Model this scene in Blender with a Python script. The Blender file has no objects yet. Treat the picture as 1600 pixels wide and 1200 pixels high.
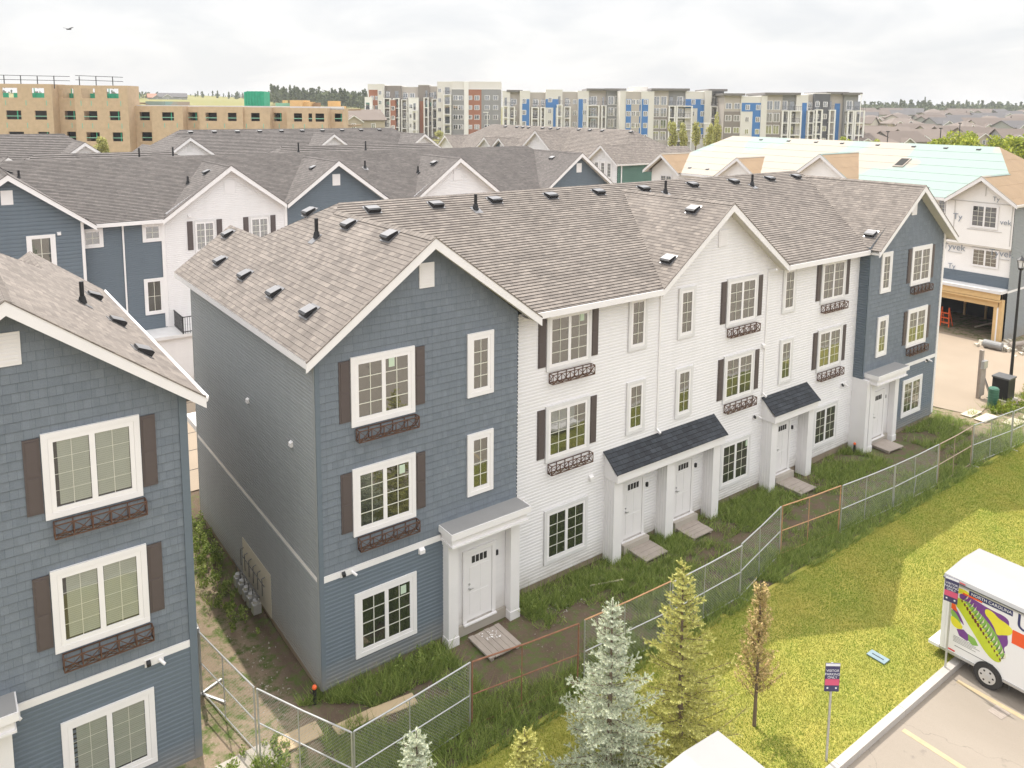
import bpy, math, random
import numpy as np
from mathutils import Matrix, Vector
R_ = math.radians
rng = np.random.default_rng(7); random.seed(7)
SC = bpy.context.scene
COL = SC.collection

# ---------------- camera ----------------
cd = bpy.data.cameras.new('camera'); cam = bpy.data.objects.new('camera', cd); COL.objects.link(cam)
YAW, PIT, ROL = 0.638, 0.128, 0.008
fw = Vector((math.sin(YAW)*math.cos(PIT), math.cos(YAW)*math.cos(PIT), -math.sin(PIT)))
rt = Vector((math.cos(YAW), -math.sin(YAW), 0)); up = rt.cross(fw)
r2 = rt*math.cos(ROL)+up*math.sin(ROL); u2 = -rt*math.sin(ROL)+up*math.cos(ROL)
m = Matrix((r2, u2, -fw)).transposed().to_4x4(); m.translation = Vector((-7.341, -18.062, 15.224))
cam.matrix_world = m
cd.sensor_width = 36; cd.lens = 1232.94/1600*36; cd.shift_y = -(600-325.1)/1600
cd.clip_start = .2; cd.clip_end = 6000
SC.camera = cam
SC.render.resolution_x, SC.render.resolution_y = 1024, 768

# ---------------- sun, sky, exposure ----------------
SUN = Vector((1.06, 7.24, 12.0)).normalized()
el = math.asin(SUN.z); az = math.atan2(SUN.x, SUN.y)
sl = bpy.data.lights.new('sun', 'SUN'); sl.energy = 3.6; sl.angle = R_(.55); sl.color = (1, .95, .87)
so = bpy.data.objects.new('sun', sl); COL.objects.link(so)
so.rotation_euler = (-SUN).to_track_quat('-Z', 'Y').to_euler(); so.location = (0, 40, 60)
W = bpy.data.worlds.new('World'); SC.world = W; W.use_nodes = True
nt = W.node_tree; nt.nodes.clear()
N = nt.nodes.new; Lk = nt.links.new
out = N('ShaderNodeOutputWorld'); bg = N('ShaderNodeBackground'); bg.inputs[1].default_value = .1
sky = N('ShaderNodeTexSky'); sky.sky_type = 'NISHITA'; sky.sun_disc = False
sky.sun_elevation = el; sky.sun_rotation = az; sky.dust_density = 2.5; sky.air_density = 1.0
tc = N('ShaderNodeTexCoord'); mp = N('ShaderNodeMapping'); mp.inputs['Scale'].default_value = (1.0, 1.0, 2.9)
n1 = N('ShaderNodeTexNoise'); n1.inputs['Scale'].default_value = 6.0; n1.inputs['Detail'].default_value = 7; n1.inputs['Roughness'].default_value = .55
n1.inputs['Distortion'].default_value = .35
cr = N('ShaderNodeValToRGB'); cr.color_ramp.elements[0].position = .38; cr.color_ramp.elements[1].position = .60
cr.color_ramp.elements[0].color = (7.75, 7.8, 7.9, 1); cr.color_ramp.elements[1].color = (8.9, 8.8, 8.7, 1)
# overcast veil dimmest near the horizon, boosted above the view to fill shaded facades
sep = N('ShaderNodeSeparateXYZ'); Lk(tc.outputs['Generated'], sep.inputs[0])
rmp = N('ShaderNodeMapRange'); rmp.interpolation_type = 'SMOOTHSTEP'
for i, v in ((1, .12), (2, .65), (3, .92), (4, 2.3)): rmp.inputs[i].default_value = v
Lk(sep.outputs[2], rmp.inputs[0])
vm = N('ShaderNodeVectorMath'); vm.operation = 'SCALE'; Lk(cr.outputs[0], vm.inputs[0]); Lk(rmp.outputs[0], vm.inputs['Scale'])
mx = N('ShaderNodeMix'); mx.data_type = 'RGBA'; mx.inputs[0].default_value = .88
Lk(tc.outputs['Generated'], mp.inputs[0]); Lk(mp.outputs[0], n1.inputs['Vector']); Lk(n1.outputs[0], cr.inputs[0])
Lk(sky.outputs[0], mx.inputs[6]); Lk(vm.outputs[0], mx.inputs[7]); Lk(mx.outputs[2], bg.inputs[0]); Lk(bg.outputs[0], out.inputs[0])
SC.view_settings.view_transform = 'Standard'; SC.view_settings.look = 'None'; SC.view_settings.gamma = 1
SC.view_settings.exposure = .39
SC.render.engine = 'CYCLES'

# ---------------- materials ----------------
def newmat(name):
    m = bpy.data.materials.new(name); m.use_nodes = True
    return m, m.node_tree, m.node_tree.nodes['Principled BSDF']
def nd(t, ty, **kw):
    n = t.nodes.new(ty)
    for k, v in kw.items():
        if k in n.inputs: n.inputs[k].default_value = v
        else: setattr(n, k, v)
    return n
def mixc(t, fac, a, b, blend='MIX'):
    x = t.nodes.new('ShaderNodeMix'); x.data_type = 'RGBA'; x.blend_type = blend
    for i, v in ((0, fac), (6, a), (7, b)):
        if hasattr(v, 'is_linked') or hasattr(v, 'links'): t.links.new(v, x.inputs[i])
        else: x.inputs[i].default_value = v if i == 0 else (*v, 1)[:4]
    return x.outputs[2]
def plain(name, col, rough=.6, metal=0, var=.12, scale=3, bump=0, spec=.5):
    """flat paint with faint large blotches and fine grain so that it never reads uniform"""
    m, t, p = newmat(name)
    tcn = nd(t, 'ShaderNodeTexCoord'); a = nd(t, 'ShaderNodeTexNoise', Scale=scale, Detail=5.0)
    t.links.new(tcn.outputs['Object'], a.inputs['Vector'])
    d = tuple(c*(1-var) for c in col); l = tuple(min(1, c*(1+var)) for c in col)
    t.links.new(mixc(t, a.outputs[0], d, l), p.inputs['Base Color'])
    p.inputs['Roughness'].default_value = rough; p.inputs['Metallic'].default_value = metal
    p.inputs['Specular IOR Level'].default_value = spec
    if bump:
        b = nd(t, 'ShaderNodeBump', Strength=bump, Distance=.02); b2 = nd(t, 'ShaderNodeTexNoise', Scale=scale*14, Detail=4.0)
        t.links.new(tcn.outputs['Object'], b2.inputs['Vector']); t.links.new(b2.outputs[0], b.inputs['Height']); t.links.new(b.outputs[0], p.inputs['Normal'])
    return m
def bricky(name, c1, c2, mortar, bw, bh, msize=.006, offs=.5, rough=.85, blot=.25, bump=.35, squash=1.0):
    """course materials: UV in metres, rows of separate tabs / shakes"""
    m, t, p = newmat(name)
    uv = nd(t, 'ShaderNodeUVMap')
    b = nd(t, 'ShaderNodeTexBrick', offset=offs, squash=squash)
    for k, v in (('Scale', 1.0), ('Mortar Size', msize), ('Brick Width', bw), ('Row Height', bh), ('Bias', 0.0), ('Mortar Smooth', .1)): b.inputs[k].default_value = v
    b.inputs['Color1'].default_value = (*c1, 1); b.inputs['Color2'].default_value = (*c2, 1); b.inputs['Mortar'].default_value = (*mortar, 1)
    t.links.new(uv.outputs[0], b.inputs['Vector'])
    b2 = nd(t, 'ShaderNodeTexBrick', offset=.37, squash=.7, squash_frequency=3)
    for k, v in (('Scale', 1.0), ('Mortar Size', 0.0), ('Brick Width', bw*.61), ('Row Height', bh), ('Bias', 0.0)): b2.inputs[k].default_value = v
    b2.inputs['Color1'].default_value = (.72, .72, .72, 1); b2.inputs['Color2'].default_value = (1.2, 1.18, 1.15, 1)
    t.links.new(uv.outputs[0], b2.inputs['Vector'])
    tcn = nd(t, 'ShaderNodeTexCoord'); n = nd(t, 'ShaderNodeTexNoise', Scale=.55, Detail=6.0, Roughness=.6)
    t.links.new(tcn.outputs['Object'], n.inputs['Vector'])
    g = nd(t, 'ShaderNodeTexNoise', Scale=60.0, Detail=3.0); t.links.new(tcn.outputs['Object'], g.inputs['Vector'])
    c = mixc(t, blot*2, b.outputs[0], b2.outputs[0], 'MULTIPLY')
    k = mixc(t, n.outputs[0], (1-blot,)*3, (1+blot,)*3); c = mixc(t, 1.0, c, k, 'MULTIPLY')
    k = mixc(t, g.outputs[0], (.8,)*3, (1.2,)*3); c = mixc(t, 1.0, c, k, 'MULTIPLY')
    t.links.new(c, p.inputs['Base Color']); p.inputs['Roughness'].default_value = rough
    p.inputs['Specular IOR Level'].default_value = .3
    bm = nd(t, 'ShaderNodeBump', Strength=bump, Distance=.008); t.links.new(b.outputs['Fac'], bm.inputs['Height']); bm.invert = True
    t.links.new(bm.outputs[0], p.inputs['Normal'])
    return m
def leafmat(name, dark, light, rough=.7, trans=.25):
    m, t, p = newmat(name)
    g = nd(t, 'ShaderNodeNewGeometry'); t.links.new(mixc(t, g.outputs['Random Per Island'], dark, light), p.inputs['Base Color'])
    p.inputs['Roughness'].default_value = rough; p.inputs['Specular IOR Level'].default_value = .25
    tr = nd(t, 'ShaderNodeBsdfTranslucent'); ms = nd(t, 'ShaderNodeMixShader', Fac=trans)
    t.links.new(mixc(t, g.outputs['Random Per Island'], dark, light), tr.inputs[0])
    o = t.nodes['Material Output']; t.links.new(p.outputs[0], ms.inputs[1]); t.links.new(tr.outputs[0], ms.inputs[2]); t.links.new(ms.outputs[0], o.inputs[0])
    return m
def glassmat(name, base, refl=.3, clear=0.0):
    m, t, p = newmat(name)
    p.inputs['Base Color'].default_value = (*base, 1); p.inputs['Roughness'].default_value = .3
    gl = nd(t, 'ShaderNodeBsdfGlossy', Roughness=.015); gl.inputs[0].default_value = (1, 1, 1, 1)
    tcn = nd(t, 'ShaderNodeTexCoord'); n = nd(t, 'ShaderNodeTexNoise', Scale=1.3, Detail=1.0); bm = nd(t, 'ShaderNodeBump', Strength=.06, Distance=.05)
    t.links.new(tcn.outputs['Object'], n.inputs['Vector']); t.links.new(n.outputs[0], bm.inputs['Height']); t.links.new(bm.outputs[0], gl.inputs['Normal'])
    src = p.outputs[0]
    if clear:
        tr = nd(t, 'ShaderNodeBsdfTransparent'); a = nd(t, 'ShaderNodeMixShader', Fac=clear); t.links.new(src, a.inputs[1]); t.links.new(tr.outputs[0], a.inputs[2]); src = a.outputs[0]
    ms = nd(t, 'ShaderNodeMixShader', Fac=refl); t.links.new(src, ms.inputs[1]); t.links.new(gl.outputs[0], ms.inputs[2])
    t.links.new(ms.outputs[0], t.nodes['Material Output'].inputs[0])
    return m
M = {}
M['shingle'] = bricky('shingle', (.235, .205, .182), (.165, .143, .128), (.105, .092, .083), .31, .145, .003)
M['shingle_dk'] = bricky('charcoal_shingle', (.05, .056, .066), (.033, .036, .042), (.018, .018, .02), .27, .16, .006)
M['shingle_grey'] = bricky('grey_shingle', (.148, .132, .125), (.108, .097, .092), (.08, .072, .068), .31, .145, .003)
M['shake'] = bricky('blue_shake', (.168, .192, .220), (.150, .174, .203), (.112, .133, .158), .26, .2, .004, .43, .7, .13, .35, .6)
M['lap_blue'] = plain('blue_siding', (.115, .152, .188), .6, 0, .08, 1.2)
M['lap_side'] = plain('grey_siding', (.38, .38, .365), .6, 0, .08, 1.2)
M['lap_white'] = plain('white_siding', (.745, .725, .725), .6, 0, .04, 1.5)
M['white'] = plain('white_trim', (.755, .73, .725), .5, 0, .05, 2)
M['cream'] = plain('cream_soffit', (.62, .585, .53), .6, 0, .06, 2)
M['offwhite'] = plain('weathered_white', (.66, .645, .64), .6, 0, .12, 2)
M['vinyl'] = plain('vinyl_frame', (.78, .755, .75), .35, 0, .03, 4)
M['muntin'] = plain('muntin', (.66, .65, .56), .4, 0, .03, 4)
M['shutter'] = plain('brown_shutter', (.085, .066, .063), .55, 0, .1, 5)
M['bronze'] = plain('brown_iron', (.12, .062, .042), .5, .3, .2, 9)
M['black'] = plain('black_metal', (.018, .018, .02), .45, .2, .2, 8)
M['flashing_sheen'] = plain('flashing_and_sky_sheen', (.22, .215, .22), .35, .5, .1, 8)
M['galv'] = plain('galvanised', (.50, .50, .50), .4, .6, .15, 9)
M['rust'] = plain('rust', (.26, .12, .07), .8, .1, .45, 7)
M['flatroof'] = plain('flat_roof', (.27, .265, .26), .8, 0, .08, 2)
M['concrete'] = plain('concrete', (.40, .36, .31), .85, 0, .14, 1.1, .25)
M['found'] = plain('foundation', (.30, .235, .175), .9, 0, .2, 2.2, .2)
M['wood'] = plain('grey_wood', (.34, .29, .25), .85, 0, .2, 5, .2)
def siding(name, col, var=.05):
    """painted siding: vertical rain streaks, board-to-board tone and splash dirt just above the ground"""
    m, t, p = newmat(name); tcn = nd(t, 'ShaderNodeTexCoord')
    def nz(sc, s, d=5.0):
        mp_ = nd(t, 'ShaderNodeMapping'); mp_.inputs['Scale'].default_value = sc; n = nd(t, 'ShaderNodeTexNoise', Scale=s, Detail=d); t.links.new(tcn.outputs['Object'], mp_.inputs[0]); t.links.new(mp_.outputs[0], n.inputs['Vector']); return n.outputs[0]
    c = mixc(t, nz((1, 1, .12), 3.0), tuple(v*(1-var) for v in col), tuple(min(1, v*(1+var)) for v in col))
    c = mixc(t, 1.0, c, mixc(t, nz((.3, .3, 9.3), 1.0, 1.0), (1-var,)*3, (1+var*.6,)*3), 'MULTIPLY')
    sx = nd(t, 'ShaderNodeSeparateXYZ'); t.links.new(tcn.outputs['Object'], sx.inputs[0]); r = nd(t, 'ShaderNodeMapRange')
    for i, v in ((1, .1), (2, .75), (3, .75), (4, 0)): r.inputs[i].default_value = v
    t.links.new(sx.outputs[2], r.inputs[0]); mu = nd(t, 'ShaderNodeMath', operation='MULTIPLY'); t.links.new(r.outputs[0], mu.inputs[0]); t.links.new(nz((1, 1, 2), 2.2, 7.0), mu.inputs[1])
    t.links.new(mixc(t, mu.outputs[0], c, (.30, .25, .19)), p.inputs['Base Color']); p.inputs['Roughness'].default_value = .62; p.inputs['Specular IOR Level'].default_value = .35; return m
M['lap_white'] = siding('white_siding', (.745, .725, .725)); M['lap_blue'] = siding('blue_siding', (.128, .157, .186), .07); M['lap_side'] = siding('grey_siding', (.275, .288, .292), .07)
M['osb'] = plain('osb', (.50, .37, .245), .85, 0, .2, 1.7, .2)
M['osb2'] = plain('osb_roof', (.29, .20, .12), .85, 0, .16, 1.4, .2)
M['lumber'] = plain('lumber', (.62, .42, .2), .8, 0, .15, 3)
M['ply'] = plain('plywood', (.50, .38, .24), .85, 0, .2, 2)
M['teal'] = plain('teal_siding', (.075, .15, .12), .7, 0, .1, 1)
M['glass'] = glassmat('window_glass', (.02, .022, .02), .21)
M['glass_clear'] = glassmat('clear_glass', (.02, .02, .02), .07, .93)
M['glass_far'] = glassmat('distant_glass', (.06, .07, .08), .25)
M['blind'] = plain('window_blind', (.34, .36, .30), .6, 0, .08, 3)
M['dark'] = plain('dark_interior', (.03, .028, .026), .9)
M['green'] = plain('safety_green', (.03, .36, .22), .6, 0, .25, 2)
M['orange'] = plain('orange_plastic', (.8, .13, .03), .5)
M['red'] = plain('red', (.62, .03, .03), .5)
M['plastic_green'] = plain('green_pedestal', (.04, .13, .085), .5)
M['bark'] = plain('bark', (.16, .115, .08), .9, 0, .3, 9, .3)
# ---------------- mesh helpers ----------------
class MB:
    def __init__(s): s.v = []; s.f = []; s.mi = []; s.uv = []; s.cur = 0
    def face(s, pts, uv=None):
        n = len(s.v); s.v += [tuple(p) for p in pts]; s.f.append(tuple(range(n, n+len(pts)))); s.mi.append(s.cur)
        s.uv += list(uv) if uv else [(p[0], p[2]) for p in pts]
        return s
    def box(s, x0, y0, z0, x1, y1, z1):
        c = [(x0, y0, z0), (x1, y0, z0), (x1, y1, z0), (x0, y1, z0), (x0, y0, z1), (x1, y0, z1), (x1, y1, z1), (x0, y1, z1)]
        for q in ((0, 3, 2, 1), (4, 5, 6, 7), (0, 1, 5, 4), (1, 2, 6, 5), (2, 3, 7, 6), (3, 0, 4, 7)): s.face([c[i] for i in q], [(c[i][0]+c[i][1], c[i][2]) for i in q])
        return s
    def prism(s, pts, d):
        """closed prism: planar polygon pts swept by vector d"""
        d = Vector(d); a = [Vector(p) for p in pts]; b = [p+d for p in a]; n = len(a)
        s.face(a[::-1]); s.face(b)
        for i in range(n): s.face([a[i], a[(i+1) % n], b[(i+1) % n], b[i]])
        return s
    def tube(s, p, q, r, n=6, r2=None):
        p = Vector(p); q = Vector(q); d = q-p
        if d.length < 1e-6: return s
        r2 = r if r2 is None else r2
        a = d.orthogonal().normalized(); b = d.cross(a).normalized()
        P = [p+(a*math.cos(t)+b*math.sin(t))*r for t in [2*math.pi*i/n for i in range(n)]]
        Q = [q+(a*math.cos(t)+b*math.sin(t))*r2 for t in [2*math.pi*i/n for i in range(n)]]
        for i in range(n): s.face([P[i], P[(i+1) % n], Q[(i+1) % n], Q[i]])
        s.face(P[::-1]); s.face(Q); return s
    def bar(s, p, q, w, h=None):
        """rectangular bar p->q"""
        p = Vector(p); q = Vector(q); d = (q-p).normalized(); h = h or w
        a = Vector((0, 0, 1)).cross(d)
        a = a.normalized() if a.length > .01 else Vector((1, 0, 0)); b = d.cross(a)
        P = [p+a*i*w/2+b*j*h/2 for i, j in ((-1, -1), (1, -1), (1, 1), (-1, 1))]; Q = [x+(q-p) for x in P]
        for i in range(4): s.face([P[i], P[(i+1) % 4], Q[(i+1) % 4], Q[i]])
        s.face(P[::-1]); s.face(Q); return s
    def course(s, pts, updir, e, t, out=None, lap=False):
        """overlapping courses (shingles, lap siding) over planar polygon pts; butt edge raised by t"""
        P = [Vector(p) for p in pts]; n = Vector((0, 0, 0))
        for i in range(len(P)): n += P[i].cross(P[(i+1) % len(P)])
        n.normalize()
        if out is not None and n.dot(Vector(out)) < 0: P = P[::-1]; n = -n
        u = Vector(updir); u = (u-n*u.dot(n)).normalized(); a = u.cross(n)*1.0
        poly = [(p.dot(a), p.dot(u)) for p in P]; off = P[0].dot(n)
        b0 = math.floor(min(q[1] for q in poly)/e); b1 = math.ceil(max(q[1] for q in poly)/e)
        for k in range(b0, b1):
            lo, hi = k*e, (k+1)*e; q = clip(clip(poly, lo, 1), hi, -1)
            if len(q) < 3: continue
            f = lambda x, y, h: a*x+u*y+n*(off+h)
            H = lambda y: t*(1-(y-lo)/e)
            if lap:   # ship-lap profile: flat face below, bevel leaning back at the top of each course
                mid = lo+e*.6; qa = clip(q, mid, -1); qb = clip(q, mid, 1); H = lambda y: t if y <= mid+1e-6 else t*max(0, (hi-y)/(hi-mid))
                for g in (qa, qb):
                    if len(g) > 2: s.face([f(x, y, H(y)) for x, y in g], g)
            else: s.face([f(x, y, H(y)) for x, y in q], q)
            m = min(y for x, y in q); L = sorted(x for x, y in q if y < m+1e-5)
            if len(L) > 1 and L[-1]-L[0] > .01:
                x0, x1 = L[0], L[-1]
                pp = [f(x0, m, -.001), f(x1, m, -.001), f(x1, m, H(m)), f(x0, m, H(m))]
                s.face(pp, [(x0, m), (x1, m), (x1, m+.001), (x0, m+.001)])
        return s
    def build(s, name, mat, parent=None, loc=None, smooth=False):
        me = bpy.data.meshes.new(name); me.from_pydata(s.v, [], s.f)
        uvl = me.uv_layers.new(name='UVMap'); uvl.data.foreach_set('uv', np.array(s.uv, 'f').ravel())
        mats = mat if isinstance(mat, (list, tuple)) else [mat]
        for x in mats: me.materials.append(M[x] if isinstance(x, str) else x)
        if len(mats) > 1: me.polygons.foreach_set('material_index', s.mi)
        if smooth: me.polygons.foreach_set('use_smooth', [True]*len(s.f))
        me.update()
        o = bpy.data.objects.new(name, me); COL.objects.link(o); o.parent = parent
        if loc: o.location = loc
        return o
def clip(poly, v, sgn):
    r = []
    for i in range(len(poly)):
        a, b = poly[i], poly[(i+1) % len(poly)]; da, db = (a[1]-v)*sgn, (b[1]-v)*sgn
        if da >= 0: r.append(a)
        if (da > 0 > db) or (da < 0 < db):
            k = da/(da-db); r.append((a[0]+(b[0]-a[0])*k, v))
    return r
def thing(name, label, cat, loc=(0, 0, 0), rz=0, group=None):
    o = bpy.data.objects.new(name, None); COL.objects.link(o); o.location = loc; o.rotation_euler = (0, 0, rz); o.empty_display_size = .3
    return tag(o, label, cat, group)
def tag(o, label, cat, group=None):
    o['label'] = label; o['category'] = cat
    if group: o['group'] = group
    return o
def kind(o, k, label=None, cat=None):
    o['kind'] = k
    if label: o['label'] = label
    if cat: o['category'] = cat
    return o
def copytree(o, parent=None):
    c = o.copy(); COL.objects.link(c); c.parent = parent
    for ch in o.children: copytree(ch, c)
    return c
def place(src, parent, loc, rz=0, name=None):
    """copy of a part (and its sub-parts) onto another thing"""
    c = copytree(src, parent); c.location = loc; c.rotation_euler = (0, 0, rz); return c
PROTO = []   # unplaced prototypes, removed at the end
def proto(o): PROTO.append(o); return o
def kill(o):
    for c in list(o.children): kill(c)
    bpy.data.objects.remove(o)
def text(body, size, mat, name, parent, loc, rot=(math.pi/2, 0, 0), ext=.002, align='CENTER', sx=1):
    cu = bpy.data.curves.new(name, 'FONT'); cu.body = body; cu.size = size; cu.extrude = ext; cu.align_x = align; cu.align_y = 'CENTER'
    t = bpy.data.objects.new('tmp', cu); COL.objects.link(t); dg = bpy.context.evaluated_depsgraph_get()
    me = bpy.data.meshes.new_from_object(t.evaluated_get(dg)); bpy.data.objects.remove(t)
    me.materials.clear(); me.materials.append(M[mat]); me.name = name
    o = bpy.data.objects.new(name, me); COL.objects.link(o); o.parent = parent; o.location = loc; o.rotation_euler = rot; o.scale = (sx, 1, 1)
    return o
def tris(name, V, mat, parent=None, nv=3):
    """numpy soup of separate polygons with nv corners: V (n*nv,3)"""
    me = bpy.data.meshes.new(name); n = len(V)//nv
    me.vertices.add(len(V)); me.vertices.foreach_set('co', np.asarray(V, 'f').ravel())
    me.loops.add(len(V)); me.loops.foreach_set('vertex_index', np.arange(len(V), dtype='i'))
    me.polygons.add(n); me.polygons.foreach_set('loop_start', np.arange(0, n*nv, nv, dtype='i')); 
    me.update(calc_edges=True); me.materials.append(M[mat] if isinstance(mat, str) else mat)
    o = bpy.data.objects.new(name, me); COL.objects.link(o); o.parent = parent
    return o
# ---------------- window, door, shutter and roof-vent prototypes ----------------
def make_window(w, h, mode, trim='white', tw=.12):
    b = MB(); y0, y1 = .0, -.055; W2, H2 = w/2, h/2; tb = tw*1.05
    b.box(-W2, y1, H2-tw, W2, y0, H2); b.box(-W2, y1, -H2, W2, y0, -H2+tb)
    b.box(-W2, y1+.002, -H2+tb, -W2+tw, y0, H2-tw); b.box(W2-tw, y1+.002, -H2+tb, W2, y0, H2-tw)
    win = proto(b.build('window', trim))
    ix, iz0, iz1 = W2-tw-.002, -H2+tb+.002, H2-tw-.002; fr = .09 if mode != 'small' else .06
    s = MB(); s.box(-ix, -.045, iz1-fr, ix, 0, iz1); s.box(-ix, -.045, iz0, ix, 0, iz0+fr*1.1)
    s.box(-ix, -.045, iz0+fr*1.1, -ix+fr, 0, iz1-fr); s.box(ix-fr, -.045, iz0+fr*1.1, ix, 0, iz1-fr)
    gx, g0, g1 = ix-fr, iz0+fr*1.1, iz1-fr
    if mode in ('double', 'blind'): s.box(-.055, -.045, g0, .055, 0, g1)
    s.build('sash', 'vinyl', win)
    spans = [(-gx, -.055), (.055, gx)] if mode in ('double', 'blind') else [(-gx, gx)]
    for i, (a, c) in enumerate(spans):
        y = -.026 if i == 0 else -.03
        g = MB(); g.face([(a, y, g0), (c, y, g0), (c, y, g1), (a, y, g1)])
        g.build('pane', 'glass_clear' if mode == 'blind' else 'glass', win)
        if mode == 'blind':
            bl = MB(); n = 30; aa = a+.07 if i == 0 else a+.012
            for k in range(n):
                z = g0+.04+(g1-g0-.05)*k/n; z2 = z+(g1-g0-.05)/n; bl.face([(aa, -.0175, z), (c-.01, -.0175, z), (c-.01, -.0215, z2), (aa, -.0215, z2)])
            bl.build('blind', 'blind', win)
            d = MB(); d.face([(a, -.0155, g0), (c, -.0155, g0), (c, -.0155, g1), (a, -.0155, g1)]); d.build('room_shade', 'dark', win)
    if mode == 'blind':
        mu = MB()
        for a, c in spans:
            mu.box((a+c)/2-.006, -.0245, g0, (a+c)/2+.006, -.023, g1)
            for k in range(1, 4): z = g0+(g1-g0)*k/4; mu.box(a, -.0242, z-.005, c, -.0232, z+.005)
        mu.build('muntins', 'muntin', win)
    if mode != 'blind':
        mu = MB(); t = .011
        for i, (a, c) in enumerate(spans):
            y = -.034; rows = 2 if mode == 'small' else 4
            mu.box((a+c)/2-t, y-.004, g0, (a+c)/2+t, y, g1)
            for k in range(1, rows):
                z = g0+(g1-g0)*k/rows; mu.box(a, y-.003, z-t, (a+c)/2-t, y+.001, z+t); mu.box((a+c)/2+t, y-.003, z-t, c, y+.001, z+t)
        mu.build('muntins', 'muntin', win)
    return win
WD = make_window(1.86, 1.86, 'double'); WN = make_window(.9, 1.87, 'narrow'); WB = make_window(1.86, 1.86, 'blind')
WDw = make_window(1.86, 1.86, 'double', 'offwhite', .11); WNw = make_window(.9, 1.87, 'narrow', 'offwhite', .11)
WS = make_window(1.0, 1.0, 'small'); WT = make_window(1.0, 2.0, 'small')
def make_shutter():
    b = MB(); b.box(-.15, -.03, -.81, .15, 0, .81)
    for z0, z1 in ((-.76, -.03), (.03, .76)): b.box(-.105, -.042, z0, .105, -.03, z1)
    return proto(b.build('shutter', 'shutter'))
SH = make_shutter()
def make_flowerbox():
    b = MB(); w, h, d, r = .88, .30, .2, .011
    B = lambda p, q: b.bar(p, q, r*2)
    for z in (0, h):
        B((-w, 0, z), (w, 0, z)); B((-w, -d, z), (w, -d, z)); B((-w, 0, z), (-w, -d, z)); B((w, 0, z), (w, -d, z))
    n = 5
    for i in range(n+1):
        x = -w+2*w*i/n; B((x, -d, 0), (x, -d, h)); B((x, -.01, 0), (x, -.01, h)); B((x, 0, 0), (x, -d, 0))
        if i < n:
            x2 = -w+2*w*(i+1)/n; b.bar((x, -d, 0), (x2, -d, h), .016); b.bar((x, -d-.008, h), (x2, -d-.008, 0), .016); b.bar((x, 0, 0), (x2, -d, 0), .014)
            b.bar((x, -d, 0), (x2, 0, 0), .013)
    for x in (-w, w): b.bar((x, 0, 0), (x, -d, h), .016); b.bar((x, 0, h), (x, -d, 0), .014)
    return proto(b.build('flower_box', 'bronze'))
FB = make_flowerbox()
def make_door(fr='white'):
    b = MB(); W2 = .44; b.box(-W2, -.03, 0, W2, 0, 2.06)
    for x0, x1, z0, z1 in ((-.34, -.03, .15, .85), (.03, .34, .15, .85), (-.34, -.03, .95, 1.65), (.03, .34, .95, 1.65)): b.box(x0, -.038, z0, x1, -.03, z1)
    d = proto(b.build('door', 'white'))
    l = MB()
    for i in range(4): x = -.27+.14*i; l.box(x, -.036, 1.76, x+.11, -.029, 1.97)
    l.build('door_light', 'dark', d)
    k = MB(); k.tube((-.36, -.03, 1.0), (-.36, -.1, 1.0), .03, 8); k.bar((-.36, -.09, 1.0), (-.25, -.09, 1.0), .02); k.tube((-.36, -.03, 1.14), (-.36, -.06, 1.14), .03, 8)
    k.build('handle', 'galv', d)
    f = MB(); f.box(-.58, -.05, -.05, -.45, 0, 2.2); f.box(.45, -.05, -.05, .58, 0, 2.2); f.box(-.45, -.05, 2.08, .45, 0, 2.2); f.box(-.58, -.13, -.1, .58, -.051, -.055)
    f.build('door_frame', fr, d)
    return d
DR = make_door()
def make_vent():
    b = MB(); b.box(-.27, -.24, -.01, .27, .26, .012); b.cur = 1
    b.prism([(-.22, -.19, .02), (-.22, .19, .02), (-.22, .19, .07), (-.22, -.12, .15), (-.22, -.19, .14)], (.44, 0, 0)); b.cur = 2
    b.face([(-.225, .192, .077), (-.225, -.122, .157), (.225, -.122, .157), (.225, .192, .077)])  # light grey top paints the sky's reflection onto the black hood
    return proto(b.build('roof_vent', ['flashing_sheen', 'black', 'flashing_sheen']))
VT = make_vent()
def make_pipe():
    b = MB(); b.cur = 1; b.box(-.2, -.26, -.01, .2, .18, .014); b.cur = 0; b.tube((0, 0, 0), (0, 0, .16), .12, 10, .065)
    return b
def pipe_on(roof, p, slope_n, updir, h=.5):
    n = Vector(slope_n).normalized(); u = Vector(updir); u = (u-n*u.dot(n)).normalized(); a = u.cross(n)
    b = MB(); P = Vector(p); b.cur = 1
    q = [P+a*i*.17+u*j+n*.02 for i, j in ((-1, -.28), (1, -.28), (1, .16), (-1, .16))]; b.face(q)
    b.cur = 0; b.tube(P, P+Vector((0, 0, .2)), .12, 10, .075); b.tube(P+Vector((0, 0, .05)), P+Vector((0, 0, h)), .058, 10)
    return b.build('vent_pipe', ['black', 'flashing_sheen'], roof)
def vent_on(roof, p, slope_n, updir):
    n = Vector(slope_n).normalized(); u = Vector(updir); u = (u-n*u.dot(n)).normalized(); a = u.cross(n)
    c = VT.copy(); COL.objects.link(c); c.parent = roof
    c.matrix_basis = Matrix((a, u, n)).transposed().to_4x4(); c.location = Vector(p)+n*.012
    return c
SL = .75
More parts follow.
